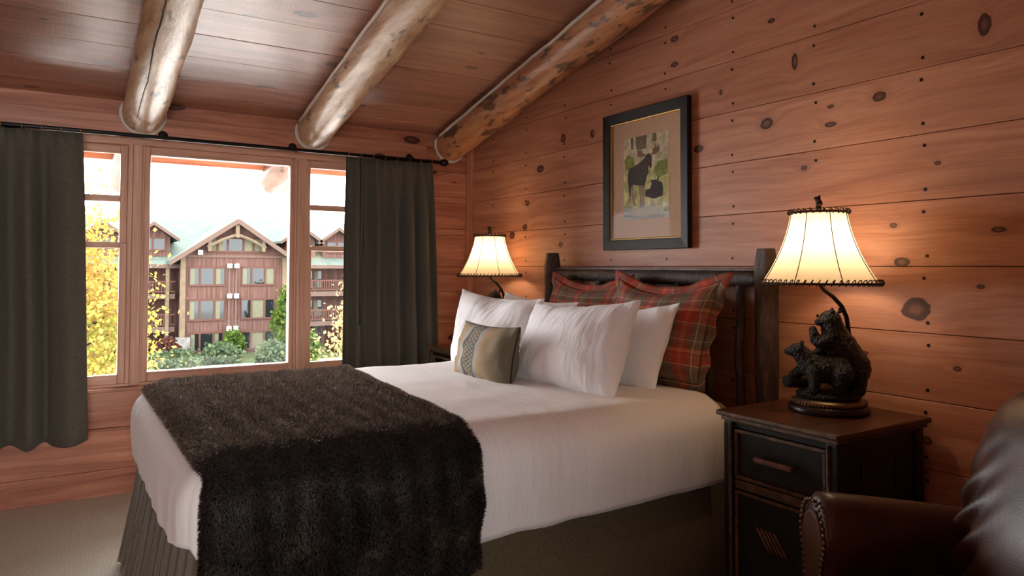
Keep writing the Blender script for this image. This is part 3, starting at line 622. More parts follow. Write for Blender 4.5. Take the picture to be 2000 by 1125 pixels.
# rounded surface of the made-up bed, shared by duvet and throw
BX0, BX1, BY0, BY1, BZ1, BR = .302, 2.30, 1.975, 3.525, .733, .105
def bedsurf(p, off=0.):
    x, y, z = p; q = Vector((min(max(x, BX0+BR), BX1+.2), min(max(y, BY0+BR), BY1-BR), min(z, BZ1-BR))); d = Vector(p)-q
    if d.length < 1e-6: return Vector(p)
    s = q+d.normalized()*(BR+off); f = min(1, max(0, (BZ1-s.z)/(BZ1-.40))); bul = math.sin(math.pi*f**.8)*.024
    if y <= BY0+.001: s.y -= bul
    elif y >= BY1-.001: s.y += bul
    if x <= BX0+.001: s.x -= bul*.6
    return s
def wrinkle(p):
    side = 1 if p.z < .66 else .25
    if p.x < BX0+.03: return mn.noise((p.y*13+p.z*2, 3, p.z*1.3))*.008*side+mn.noise((p.y*30, p.z*2, 7))*.003*side
    w1 = mn.noise((p.x*13+p.z*1.5, p.y*13, p.z*2.0))*.0075*side + mn.noise((p.x*26+4, p.y*26, p.z*3))*.003*side
    return w1+fbm((p.x*3, p.y*3, p.z*3), 2)*.006
def drape(name, mat, xs, path, parent, off=0., x_end=None, hem=None, thick=.012, wr=1., solid=True):
    # path: list of (y, z) box-surface samples going from the far side over the top down the near side
    V = []; U = []
    for i, fx in enumerate(xs):
        for j, (y, z) in enumerate(path):
            f = j/(len(path)-1)
            x = fx if x_end is None else x_end(fx, f)
            p = bedsurf((x, y, z), off); 
            nrm = (bedsurf((x, y, z), off+.01)-p); nrm = nrm.normalized() if nrm.length else Vector((0, 0, 1))
            p = p+nrm*wrinkle(p)*wr; V.append(p); U.append((fx, f))
    F = [f[::-1] for f in grid_faces(len(xs), len(path))]
    o = mesh(name, V, F, mat, parent, True, uv=U)
    if solid:
        sm = o.modifiers.new('thickness', 'SOLIDIFY'); sm.thickness = thick; sm.offset = -1
    return o
# duvet: closed shell built from one polar-like grid: rows go down the sides from the top centre line
def duvet_mesh():
    V = []; rows = []
    hem_n, hem_f = .405, .43
    def hem(x, y):   # hem height along the outline
        if x < BX0+.25 and y > BY0+.0: return .475+.06*math.exp(-((y-1.97)/.25)**2)+.01*mn.noise((y*5, 1, 0))
        return .402+.03*(x-.5)/1.6+.13*math.exp(-((x-BX0)/.14)**2)*(y < 2.5)+.014*mn.noise((x*5, y*3, 2))
    out = []   # outline points, from head near side round the foot to head far side
    ns, nf = 90, 72
    for i in range(ns+1): out.append((2.19-(2.19-BX0)*i/ns, BY0))
    for i in range(1, nf+1): out.append((BX0, BY0+(BY1-BY0)*i/nf))
    for i in range(1, ns+1): out.append((BX0+(2.19-BX0)*i/ns, BY1))
    K = 34; n = len(out)
    cx0, cx1 = BX0+.5, 2.25; cy = (BY0+BY1)/2
    for k in range(K+1):
        for (x, y) in out:
            # inner anchor on the bed's centre line
            ax = min(max(x, cx0), cx1); ay = cy
            h = hem(x, y)
            if k <= 20:   # over the top
                f = k/20; px = ax+(x-ax)*f; py = ay+(y-ay)*f; pz = BZ1+.0
                # ease to the rim
                p = bedsurf((px, py, BZ1), 0)
                if k == 20: p = bedsurf((x, y, BZ1-.0), 0)
            else:
                f = (k-20)/(K-20); p = bedsurf((x, y, BZ1-.03+(h-BZ1+.03)*f), 0)
            nrm = Vector((0, 0, 1)) if k < 19 else (p-Vector((min(max(x, cx0), cx1), min(max(y, BY0+.2), BY1-.2), p.z))).normalized()
            p = p+nrm*wrinkle(p); V.append(p)
    F = []
    for k in range(K):
        for i in range(n-1): F.append((k*n+i, k*n+i+1, (k+1)*n+i+1, (k+1)*n+i))
    return V, F
V, F = duvet_mesh(); F = [f[::-1] for f in F]
o = mesh('white_duvet', V, F, 'white_duvet_cloth')
bm = bmesh.new(); bm.from_mesh(o.data); bmesh.ops.remove_doubles(bm, verts=bm.verts[:], dist=.0008); bmesh.ops.dissolve_degenerate(bm, edges=bm.edges[:], dist=.0003); bm.to_mesh(o.data); bm.free(); tag(o, 'smooth white duvet tucked over the bed', 'duvet')
o.modifiers.new('t', 'SOLIDIFY').thickness = .02; o.modifiers['t'].offset = -1
# fitted sheet end at the head
V, F = rbox(2.12, 2.37, 2.0, 3.5, .50, .735, .06); 
V = [Vector(v)+Vector((0, 0, .008*mn.noise((v[0]*12, v[1]*4, 0)))) for v in V]
o = mesh('fitted_sheet', V, F, 'white_linen', BED)

# bed skirt with pleats: separate panels for foot and sides
def skirt(name, pts, out, flare, folds, amp, top, label, seed, group='bed skirt panels'):
    V = []; nS, nZ = 220, 14
    for i in range(nS+1):
        f = i/nS; p = Vector(pts[0]).lerp(Vector(pts[1]), f)
        for j in range(nZ+1):
            g = j/nZ; z = top*(1-g)+.006*g
            ph = f*folds*2*math.pi+.9*mn.noise((f*7, seed, g*.6))*3
            a = amp*(.15+.85*g)*(math.sin(ph)+.35*math.sin(2*ph+seed))
            V.append(Vector((p.x, p.y, z))+Vector(out)*(flare*g**1.3+a))
    F = grid_faces(nS+1, nZ+1); o = mesh(name, V, F, 'bedskirt_cloth'); tag(o, label, 'bed skirt', group)
    o.modifiers.new('t', 'SOLIDIFY').thickness = .004; return o
skirt('bed_skirt', ((.325, 3.51, 0), (.325, 2.02, 0)), (-1, 0, 0), .06, 12, .03, .53, 'olive brown bed skirt panel gathered in close pleats at the foot', 1)
skirt('bed_skirt', ((.33, 2.02, 0), (2.34, 2.02, 0)), (0, -1, 0), .03, 4, .006, .46, 'olive brown bed skirt panel hanging nearly flat beside the armchair', 2)
skirt('bed_skirt', ((.33, 3.49, 0), (2.34, 3.49, 0)), (0, 1, 0), .05, 4, .006, .46, 'olive brown bed skirt panel on the side toward the windows', 3)

# fur throw
TH = tag(empty('fur_throw', (.7, 2.7, .75)), 'dark brown faux fur throw draped over the foot of the bed', 'throw')
path = [(3.545, .55+.02*i) for i in range(0)]
path += [(BY1, .60), (BY1, .66), (BY1, .70), (BY1, .733)]
for i in range(60): path.append((BY1-.02-(BY1-BY0-.04)*i/59, BZ1))
for i in range(34): path.append((BY0, .733-(.733-.345)*(i+1)/34))
def xe(fx, f):
    x1 = 1.205-.115*min(1, max(0, (f-.04)/.6)); x0 = .305+.0*f
    return x0+(x1-x0)*fx+.006*math.sin(f*40)*(fx > .9)
xs = [i/60 for i in range(61)]
thr = drape('throw_cloth', 'fur_base', xs, path, TH, .032, xe, wr=.6)
Vt = np.array([v.co[:] for v in thr.data.vertices]).reshape(len(xs), len(path), 3)
# soft ribs across the pile and a looser hang at the near side
for i in range(len(xs)):
    for j in range(len(path)):
        fx = xs[i]; f = j/(len(path)-1); hang = max(0, (f-.66)/.34)
        dz = .005*math.sin(fx*58+2*math.sin(f*5))
        if f < .66: Vt[i, j, 2] += dz*.6 + .004
        else: Vt[i, j, 1] -= dz+.008+.018*hang+.012*math.sin(fx*9+1)*hang; Vt[i, j, 2] -= .035*hang*(1-fx)
thr.data.vertices.foreach_set('co', Vt.ravel()); 
for p_ in (thr,): p_.location = (-.7, -2.7, -.75)
du = np.gradient(Vt, axis=0); dv = np.gradient(Vt, axis=1); NR = np.cross(dv, du); NR /= np.linalg.norm(NR, axis=2)[..., None]+1e-9
if NR[30, 30, 2] < 0: NR = -NR
def fur(N, edge=False):
    g = np.random.default_rng(5+edge); ui = g.random(N)*(len(xs)-1.001); vj = g.random(N)*(len(path)-1.001)
    if edge:
        k = g.integers(0, 3, N); ui = np.where(k == 0, 0.0, np.where(k == 1, len(xs)-1.001, ui)); vj = np.where(k == 2, len(path)-1.001, vj)
    i = ui.astype(int); j = vj.astype(int); a = (ui-i)[:, None]; b = (vj-j)[:, None]
    def smp(A): return A[i, j]*(1-a)*(1-b)+A[i+1, j]*a*(1-b)+A[i, j+1]*(1-a)*b+A[i+1, j+1]*a*b
    Pn, Nn = smp(Vt), smp(NR); T = smp(dv); T /= np.linalg.norm(T, axis=1)[:, None]; U = smp(du); U /= np.linalg.norm(U, axis=1)[:, None]
    L = (.007+.007*g.random((N, 1)))
    ph = np.array([mn.noise((float(q[0])*6, float(q[1])*6, float(q[2])*6)) for q in Pn])[:, None]
    D = Nn*.6+T*(.65+.3*ph)+U*.6*ph+g.normal(size=(N, 3))*.28
    if edge: D = D*.5+np.where((ui < 1)[:, None], -U, np.where((ui > len(xs)-2)[:, None], U, T))*.9
    D /= np.linalg.norm(D, axis=1)[:, None]; W = np.cross(D, g.normal(size=(N, 3))); W /= np.linalg.norm(W, axis=1)[:, None]; wd = .0009
    V = np.stack([Pn-W*wd, Pn+W*wd, Pn+D*L], 1).reshape(-1, 3)
    Q = Nn+D*.1+g.normal(size=(N, 3))*.07; Q /= np.linalg.norm(Q, axis=1)[:, None]
    return V, np.repeat(Q, 3, 0)
(V1, N1_), (V2, N2_) = fur(230000), fur(12000, True); V = np.concatenate([V1, V2]); NV = np.concatenate([N1_, N2_]); F = np.arange(len(V)).reshape(-1, 3)
me = bpy.data.meshes.new('fur_pile'); me.vertices.add(len(V)); me.vertices.foreach_set('co', V.astype(np.float32).ravel()); me.loops.add(len(V)); me.loops.foreach_set('vertex_index', np.arange(len(V), dtype=np.int32))
me.polygons.add(len(F)); me.polygons.foreach_set('loop_start', np.arange(0, len(V), 3, dtype=np.int32)); me.update(calc_edges=True); me.polygons.foreach_set('use_smooth', [True]*len(F)); me.normals_split_custom_set(NV.tolist()); me.materials.append(MATS['fur_hair'])
o = bpy.data.objects.new('fur_pile', me); COL.objects.link(o); o.parent = TH; o.location = (-.7, -2.7, -.75); tag(o, kind='stuff')

# ------------------------------------------------------------ pillows
def pillow(name, mat, BL, BRc, TL, TR, thick, label, seed, group, flange=0., pmat=None, side=None, dent=.0, cat='pillow', sag=.02, pw=.45):
    BL, BRc, TL, TR = map(Vector, (BL, BRc, TL, TR)); c0 = (BL+BRc+TL+TR)/4; c0.z = min(BL.z, BRc.z)
    nrm = (BRc-BL).cross(TL-BL).normalized()
    if nrm.x > 0: nrm = -nrm
    root = tag(empty(name, c0), label, cat, group); N = 30
    def surf(u, v, s, th):
        P = (BL*(1-u)+BRc*u)*(1-v)+(TL*(1-u)+TR*u)*v
        eu = max(0, 1-(2*u-1)**2); ev = max(0, 1-(2*v-1)**2)
        puff = (eu*ev)**pw
        # edges pull inwards between the corners
        wv = (TL+TR-BL-BRc)/2; wu = (BRc+TR-BL-TL)/2
        P = P-wv*(.055+sag)*eu*(max(0, v-.5)*2)**2*1.0+wv*.03*eu*(max(0, .5-v)*2)**2*(0)
        P = P-wu*.035*ev*((u-.5)*2)*abs((u-.5)*2)
        low = 1.0+.35*(.5-v)
        w = (fbm((u*4+seed*3, v*4, s), 3)*.012+.007*mn.noise((u*9-v*5+seed, v*3, s*2)))*puff
        cr = .008*math.sin((u+v*.4)*24+seed+3*mn.noise((u*5, v*5, seed)))*(1-min(1, 5*min(v, 1-v, u, 1-u)))*puff**.3
        d = dent*math.exp(-((u-.55)/.14)**2-((v-.95)/.35)**2)
        return P+nrm*s*(th*puff*low+w+cr-(d if s > 0 else 0))-c0
    for k_, (s) in enumerate((1, -1)): pass
    V = []; U = []
    for s in (1, -1):
        for i in range(N+1):
            for j in range(N+1):
                # denser towards the edges
                u = .5-.5*math.cos(math.pi*i/N); v = .5-.5*math.cos(math.pi*j/N)
                V.append(surf(u, v, s, thick)); U.append((u, v))
    F = []
    m = (N+1)*(N+1)
    for i in range(N):
        for j in range(N):
            a = i*(N+1)+j; q = (a, a+N+1, a+N+2, a+1); F.append(q); F.append(tuple(x+m for x in q[::-1]))
    bm = bmesh.new(); vs = [bm.verts.new(p) for p in V]; uvl = bm.loops.layers.uv.new('UVMap')
    for f in F:
        fc = bm.faces.new([vs[x] for x in f]); fc.smooth = True
        for lp, x in zip(fc.loops, f): lp[uvl].uv = U[x]
    bmesh.ops.remove_doubles(bm, verts=bm.verts[:], dist=.0004); bmesh.ops.recalc_face_normals(bm, faces=bm.faces[:])
    me = bpy.data.meshes.new('cover'); bm.to_mesh(me); bm.free(); me.materials.append(MATS[mat]); o = bpy.data.objects.new('cover', me); COL.objects.link(o); o.parent = root
    edge = [(i/20, 0) for i in range(20)]+[(1, i/20) for i in range(20)]+[(1-i/20, 1) for i in range(20)]+[(0, 1-i/20) for i in range(20)]
    E0 = [(surf(u, v, 1, 0)+surf(u, v, -1, 0))/2 for u, v in edge]
    if pmat: MB().tube(E0, .004 if not flange else .0055, 8, closed=True).build('piping', pmat, root, True)
    if flange:
        mid = sum(E0, Vector())/len(E0); V = []; 
        for k, p in enumerate(E0):
            d = (p-mid); d = d-nrm*d.dot(nrm); ux = (BRc-BL).normalized(); uz = (TL-BL).normalized(); e = edge[k]
            dd = ux*(1 if e[0] == 1 else -1 if e[0] == 0 else 0)+uz*(1 if e[1] == 1 else -1 if e[1] == 0 else 0)
            for q in range(4): V.append(p+dd*flange*q/3+nrm*(.012*math.sin(k*1.15+seed)*(q/3)-.012*q/3))
        F = []
        for k in range(len(E0)):
            k2 = (k+1) % len(E0)
            for q in range(3): F.append((k*4+q, k2*4+q, k2*4+q+1, k*4+q+1))
        uvs = []
        for k, e in enumerate(edge):
            for q in range(4): uvs.append((e[0]+(e[0]-.5)*.12*q/3, e[1]+(e[1]-.5)*.12*q/3))
        o = mesh('flange', V, F, mat, root, True, uv=uvs); o.modifiers.new('t', 'SOLIDIFY').thickness = .006
    return root
G1, G2 = 'plaid shams against the headboard', 'white pillows on the bed'
pillow('plaid_sham', 'plaid_cloth', (2.24, 3.27, .79), (2.24, 2.70, .79), (2.32, 3.26, 1.20), (2.32, 2.66, 1.19), .08, 'red and olive plaid sham partly behind another plaid sham', 1, G1, .03, 'piping_red', sag=.10)
pillow('plaid_sham', 'plaid_cloth', (2.20, 2.70, .78), (2.20, 2.10, .78), (2.285, 2.68, 1.205), (2.285, 2.045, 1.205), .09, 'red and olive plaid sham resting by the headboard post nearest the nightstand with the drawer', 2, G1, .035, 'piping_red', sag=.12)
pillow('white_pillow', 'white_linen', (2.04, 3.50, .745), (2.04, 2.84, .745), (2.13, 3.48, 1.118), (2.13, 2.80, 1.085), .075, 'white pillow mostly hidden behind the pillow next to the curtain', 3, G2)
pillow('white_pillow', 'white_linen', (2.06, 2.80, .74), (2.09, 2.235, .735), (2.13, 2.77, 1.066), (2.15, 2.145, 1.110), .075, 'white pillow leaning directly on the front of the uncovered plaid sham', 4, G2)
pillow('white_pillow', 'white_linen', (1.80, 3.49, .735), (1.83, 2.86, .735), (1.945, 3.635, 1.13), (2.00, 2.90, 1.10), .10, 'plump white pillow right behind the small striped cushion', 5, G2, dent=.035)
pillow('white_pillow', 'white_linen', (1.80, 2.86, .735), (1.84, 2.20, .728), (1.93, 2.87, 1.085), (1.99, 2.205, 1.122), .115, 'plump white pillow standing beside the small striped cushion', 6, G2)
pillow('striped_cushion', 'woven_stripe_cloth', (1.64, 3.13, .738), (1.65, 2.65, .73), (1.71, 3.16, .985), (1.69, 2.635, .99), .08, 'small tan and grey striped cushion with a patterned green band', 7, None, pmat='black_trim', cat='cushion', sag=.0, pw=.4)

# ------------------------------------------------------------ curtain rod and curtains
ROD = tag(empty('curtain_rod', (.8, 4.42, 1.962)), 'thin black curtain rod with ball finials below the header board', 'curtain rod')
rx = lambda x: x-.8
MB().tube([(rx(-2.0), 0, 0), (rx(2.19), 0, 0)], .0115, 12).build('pole', 'rod_black', ROD, True)
for x in (-2.03, 2.215): MB().ell((rx(x), 0, 0), (.033, .025, .025), 14, 10).build('finial', 'rod_black', ROD, True)
for x in (-1.2, .487, 1.211, 1.99):
    m = MB().ell((rx(x), .075, .025), (.026, .012, .026), 14, 8); m.tube([(rx(x), .075, .02), (rx(x), .02, .012), (rx(x), 0, -.004)], [.012, .011, .016], 10); m.build('bracket', 'rod_black', ROD, True)
def curtain(name, label, xt0, xt1, xb0, xb1, zt, zb, folds, seed, wand=None, knots=None):
    root = tag(empty(name, ((xt0+xt1)/2, 4.412, zb)), label, 'curtain', 'curtain panels'); x0 = (xt0+xt1)/2
    nu, nv = 200, 30; V = []
    g = random.Random(seed)
    kn = knots or [0]+sorted(g.uniform(.06, .94) for _ in range(folds-1))+[1]
    for i in range(nu+1):
        f = i/nu
        k = max(q for q in range(len(kn)-1) if kn[q] <= f+1e-9); ph = (k+(f-kn[k])/(kn[k+1]-kn[k]))*math.pi*2*.5
        for j in range(nv+1):
            h = j/nv
            xa, xb = xt0+(xt1-xt0)*f, xb0+(xb1-xb0)*f; x = xa+(xb-xa)*h**.8
            amp = (.014+.034*min(1, h*4))*(1+.3*mn.noise((f*5, seed, 0)))
            if f < .1 and not wand: amp *= 1
            y = amp*math.sin(ph+.35*mn.noise((f*4, h*2, seed)))+.012*mn.noise((f*9, h*1.2, seed+3))
            pinch = .010*math.sin(f*110)*max(0, 1-h*16)
            z = zt+(zb-zt)*h+(.012*math.sin(ph+.6)*h if h > .95 else 0)
            V.append((x-x0, y+pinch, z-zb))
    F = grid_faces(nu+1, nv+1); o = mesh('cloth', V, F, 'curtain_cloth', root); o.modifiers.new('t', 'SOLIDIFY').thickness = .003
    n = max(5, int((xt1-xt0)/.085))
    for k in range(n+1):
        xx = xt0+.01+(xt1-xt0-.02)*k/n; c = (xx-x0, 0, 1.962-zb)
        MB().tube([(c[0], c[1]+.0165*math.cos(a), c[2]-.004+.0165*math.sin(a)) for a in [i*math.pi/8 for i in range(16)]], .0022, 6, closed=True).build('ring', 'brass', root, True)
    if wand:
        m = MB().tube([(wand-x0, -.05, 1.935-zb), (wand-x0+.002, -.055, .96-zb)], .0035, 8); m.build('wand', 'black_trim', root, True)
        MB().lathe([(.001, 0), (.006, .012), (.007, .03), (.003, .08), (.003, .085)], 10, (wand-x0+.002, -.055, .885-zb)).build('wand_tip', 'black_trim', root, True)
    return root
curtain('curtain', 'grey olive curtain panel hanging full length over bare wall below', -.95, .095, -.95, .145, 1.945, .335, 9, 5, knots=[0, .11, .22, .33, .45, .57, .66, .74, .80, .86, 1.0])
curtain('curtain', 'grey olive curtain panel with a draw wand behind the bed', 1.525, 2.125, 1.505, 2.19, 1.945, .335, 8, 11, wand=1.60, knots=[0, .10, .17, .30, .38, .50, .58, .66, .76, .82, .91, 1.0])

# ------------------------------------------------------------ framed moose print
PIC = tag(empty('framed_print', (XR-.004, 2.73, 1.343)), 'black framed print of a moose with a wide tan mat', 'picture')
# local: a to the viewer's right (-y), b up, h out of the wall (-x)
pf = lambda a, b, h: (-h, -a, b)
W_, H_ = .62, .717; fwid = .052
def ring(aw, bh, wd, h0, h1, name, mat, inset=0, lip=.006):
    m = MB(); A = aw/2; o_ = [(-A+inset, inset), (A-inset, inset), (A-inset, bh-inset), (-A+inset, bh-inset)]; i_ = [(-A+inset+wd, inset+wd), (A-inset-wd, inset+wd), (A-inset-wd, bh-inset-wd), (-A+inset+wd, bh-inset-wd)]
    V = [pf(a, b, h0) for a, b in o_]+[pf(a, b, h1) for a, b in o_]+[pf(a, b, h1-lip) for a, b in i_]+[pf(a, b, h0) for a, b in i_]; F = []
    for k in range(4):
        q = (k+1) % 4
        for l in range(3): F.append((l*4+k, l*4+q, (l+1)*4+q, (l+1)*4+k))
        F.append((12+k, 12+q, q, k))
    m.add(V, F); bm_ = m.build(name, mat, PIC, bevel=.003); return bm_
ring(W_, H_, fwid, 0, .03, 'frame_moulding', 'frame_black'); ring(W_, H_, .008, 0, .021, 'gold_fillet', 'gold_fillet', fwid, .002)
def flat(name, poly, h, mat, parent=PIC):
    return MB().prism(poly, h, h+.0008, pf).build(name, mat, parent)
flat('mat_board', [(-.26, .05), (.26, .05), (.26, .667), (-.26, .667)], .008, 'mat_board')
pa0, pa1, pb0, pb1 = -.162, .167, .155, .577
t = NT('print_ground'); t.setp(Roughness=.6); x, y, z = t.sep(t.obj())
n = t.noise(t.obj(), 22, 4, .65); n2 = t.noise(t.vmath('MULTIPLY', t.obj(), (1, 8, 60)), 1.0, 2)
veg = t.ramp(n, [(.3, S(112, 112, 66)), (.45, S(172, 166, 92)), (.58, S(206, 198, 118)), (.7, S(234, 222, 170))])
sky = t.ramp(n, [(.35, S(160, 148, 116)), (.6, S(210, 196, 160)), (.75, S(230, 218, 190))])
wat = t.ramp(n2, [(.35, S(96, 96, 88)), (.65, S(170, 164, 144))])
zz = t.math('MULTIPLY_ADD', n, .12, z)
c = t.mix(t.smooth(zz, .43, .52), veg, sky); c = t.mix(t.smooth(zz, .30, .245), c, wat); t.link(c, t.b.inputs['Base Color'])
PRN = flat('print_sheet', [(pa0, pb0), (pa1, pb0), (pa1, pb1), (pa0, pb1)], .0092, 'print_ground')
plain('moose_ink', S(58, 40, 30), .7, nscale=60, nvar=.3); plain('moose_dark_ink', S(42, 28, 24), .7, nscale=60, nvar=.3); plain('antler_ink', S(120, 92, 60), .7); plain('leg_ink', S(150, 128, 100), .7); plain('trunk_ink', S(112, 98, 72), .7, nscale=60); plain('bush_ink', S(128, 132, 56), .8, nscale=50, nvar=.4); plain('foam_ink', S(176, 166, 140), .8, nscale=60, nvar=.15)
def pp(cx, cy):   # print design coordinates to sheet coordinates
    u = (cx-197)/290; top = 375-65*u; bot = 895-25*u; v = (bot-cy)/(bot-top); return (pa0+(pa1-pa0)*u, pb0+(pb1-pb0)*v)
def ink(name, pts, mat, h): return flat(name, [pp(*p) for p in pts], h, mat, PRN)
ink('tree_trunk', [(245, 365), (262, 362), (262, 440), (248, 440)], 'trunk_ink', .0101); ink('tree_trunk', [(280, 358), (352, 342), (345, 430), (285, 440)], 'trunk_ink', .0101); ink('tree_trunk', [(388, 334), (412, 329), (414, 380), (390, 384)], 'trunk_ink', .0101)
ink('bush', [(203, 520), (225, 475), (262, 490), (275, 540), (250, 575), (210, 570)], 'bush_ink', .0101); ink('bush', [(395, 560), (420, 515), (480, 495), (484, 590), (420, 620)], 'bush_ink', .0101)
ink('shore', [(215, 860), (300, 815), (370, 800), (440, 815), (420, 850), (300, 870)], 'foam_ink', .0101)
ink('moose_body', [(228, 600), (238, 565), (275, 545), (310, 520), (335, 498), (352, 470), (368, 462), (382, 478), (381, 520), (384, 548), (377, 558), (370, 545), (368, 528), (360, 560), (362, 585), (352, 610), (345, 640), (338, 668), (300, 672), (262, 665), (245, 690), (243, 735), (236, 735), (234, 690), (228, 640)], 'moose_ink', .0112)
for pts in ([(246, 670), (264, 672), (258, 715), (272, 770), (284, 800), (270, 803), (258, 765), (248, 720)], [(300, 668), (318, 668), (316, 740), (320, 812), (304, 816), (308, 745)], [(322, 666), (340, 662), (332, 740), (340, 806), (326, 812), (324, 740)], [(236, 690), (246, 690), (244, 760), (226, 800), (218, 800), (236, 755)]): ink('moose_leg', pts, 'leg_ink', .0108)
ink('antler', [(348, 474), (318, 488), (296, 482), (292, 450), (300, 432), (304, 458), (312, 430), (316, 462), (326, 440), (326, 468), (340, 466)], 'antler_ink', .0116); ink('antler', [(376, 470), (400, 470), (424, 452), (440, 405), (428, 428), (424, 398), (415, 432), (408, 402), (402, 438), (392, 424), (390, 452)], 'antler_ink', .0116)
ink('resting_moose', [(342, 740), (345, 700), (372, 690), (385, 660), (376, 628), (390, 636), (404, 630), (414, 634), (432, 608), (424, 640), (448, 650), (454, 690), (448, 735), (400, 755)], 'moose_dark_ink', .0112)
t = NT('picture_glass'); t.n.remove(t.b); tp = t.node('BsdfTransparent'); gl = t.node('BsdfGlossy', i_Roughness=.03); mx = t.node('MixShader'); mx.inputs[0].default_value = .002
t.link(tp.outputs[0], mx.inputs[1]); t.link(gl.outputs[0], mx.inputs[2]); t.link(mx.outputs[0], t.n['Material Output'].inputs['Surface'])
flat('glass', [(-.255, .055), (.255, .055), (.255, .662), (-.255, .662)], .015, 'picture_glass')

# ------------------------------------------------------------ nightstand (local: front faces -x)
def nightstand(loc, label):
    R = tag(empty('nightstand', loc), label, 'nightstand', 'nightstands beside the bed')
    # local origin: floor, centre of the top; x depth .51, y width .475
    dx, dy = .255, .2375; bxx, byy = .215, .20
    m = MB().box(-dx, dx, -dy, dy, .738, .757); o = m.build('top', 'walnut_top', R, bevel=.006, seg=3)
    MB().box(-dx+.012, dx-.005, -dy+.012, dy-.012, .722, .738).build('top_moulding', 'worn_edge', R, bevel=.005, seg=2)
    MB().box(-dx-.003, -dx+.004, -dy+.004, dy-.004, .741, .754).build('front_edge', 'worn_edge', R, bevel=.003)
    for sx in (-1, 1):
        for sy in (-1, 1):
            MB().box(sx*bxx-.02, sx*bxx+.02, sy*byy-.02, sy*byy+.02, 0, .722).build('post', 'black_wood', R, bevel=.006)
            if sx < 0: MB().tube([(sx*bxx-.021, sy*(byy-.012), .02), (sx*bxx-.021, sy*(byy-.012), .715)], .006, 8).build('edge_bead', 'worn_edge', R, True)
    for sy in (-1, 1):
        MB().box(-bxx+.02, bxx-.02, sy*byy-.008, sy*byy+.008, .10, .722).build('side_panel', 'black_wood', R)
        MB().box(-.10, -.085, sy*(byy+.008)-.004, sy*(byy+.008)+.004, .30, .66).build('side_batten', 'black_wood', R, bevel=.002); MB().box(.085, .10, sy*(byy+.008)-.004, sy*(byy+.008)+.004, .30, .66).build('side_batten', 'black_wood', R, bevel=.002)
    MB().box(bxx-.012, bxx, -byy+.02, byy-.02, .10, .722).build('rear_panel', 'black_wood', R)
    MB().box(-bxx+.0, bxx-.02, -byy+.02, byy-.02, .08, .10).build('bottom_shelf', 'black_wood', R)
    MB().box(-bxx-.012, -bxx+.012, -byy+.02, byy-.02, .495, .525).build('front_rail', 'worn_edge', R, bevel=.004)
    MB().box(-bxx-.012, -bxx+.012, -byy+.02, byy-.02, .08, .11).build('front_rail', 'worn_edge', R, bevel=.004)
    MB().box(-bxx-.010, -bxx+.012, -byy+.02, byy-.02, .70, .722).build('front_rail', 'black_wood', R, bevel=.003)
    def front(z0, z1, nm):
        f = MB().box(-bxx-.006, -bxx+.012, -byy+.024, byy-.024, z0, z1).build(nm, 'black_wood', R)
        ym, w_ = byy-.024, .012
        MB().box(-bxx-.016, -bxx-.004, -ym, ym, z0, z0+w_).box(-bxx-.016, -bxx-.004, -ym, ym, z1-w_, z1).box(-bxx-.016, -bxx-.004, -ym, -ym+w_, z0+w_, z1-w_).box(-bxx-.016, -bxx-.004, ym-w_, ym, z0+w_, z1-w_).build('moulding', 'worn_edge', f, bevel=.003)
        return f
    d = front(.53, .697, 'drawer')
    V, F = rbox(-bxx-.046, -bxx-.028, -.075, .075, .608, .626, .006, 3); m = MB().add(V, F)
    m.tube([(-bxx-.004, -.06, .617), (-bxx-.036, -.06, .617)], .006, 8).tube([(-bxx-.004, .06, .617), (-bxx-.036, .06, .617)], .006, 8); m.build('handle', 'twig_handle', d, True)
    dr = front(.115, .49, 'door')
    for k in range(5):   # slanting twigs laid into the door panel
        y = .09-.017*k
        MB().tube([(-bxx-.007, y, .385), (-bxx-.007, y-.05, .32)], .004, 6).build('twig_inlay', 'twig_handle', dr, True)
    return R
N1 = nightstand((2.218, 1.555, 0), 'dark nightstand with a drawer beside the leather armchair')
N2 = nightstand((2.245, 3.985, 0), 'dark nightstand in the corner beside the curtain')

# ------------------------------------------------------------ bear lamps (local x to the lamp's right, y away, base at z 0)
def remesh(o, vox, smooth=6, disp=.004, dsize=.012):
    r = o.modifiers.new('skin', 'REMESH'); r.mode = 'VOXEL'; r.voxel_size = vox; r.use_smooth_shade = True
    s = o.modifiers.new('smooth', 'SMOOTH'); s.factor = .5; s.iterations = smooth
    if disp:
        tx = bpy.data.textures.get('fur_lumps') or bpy.data.textures.new('fur_lumps', 'CLOUDS'); tx.noise_scale = dsize; tx.noise_depth = 1
        d = o.modifiers.new('fur', 'DISPLACE'); d.texture = tx; d.strength = disp; d.mid_level = .5
def limb(m, pts, r):
    pts = [Vector(p) for p in pts]
    for a, b, ra, rb in zip(pts[:-1], pts[1:], r[:-1], r[1:]):
        n = max(2, int((b-a).length/.006))
        for i in range(n+1):
            f = i/n; q = a.lerp(b, f); rr_ = ra+(rb-ra)*f; m.ell(q, (rr_, rr_, rr_), 10, 7)
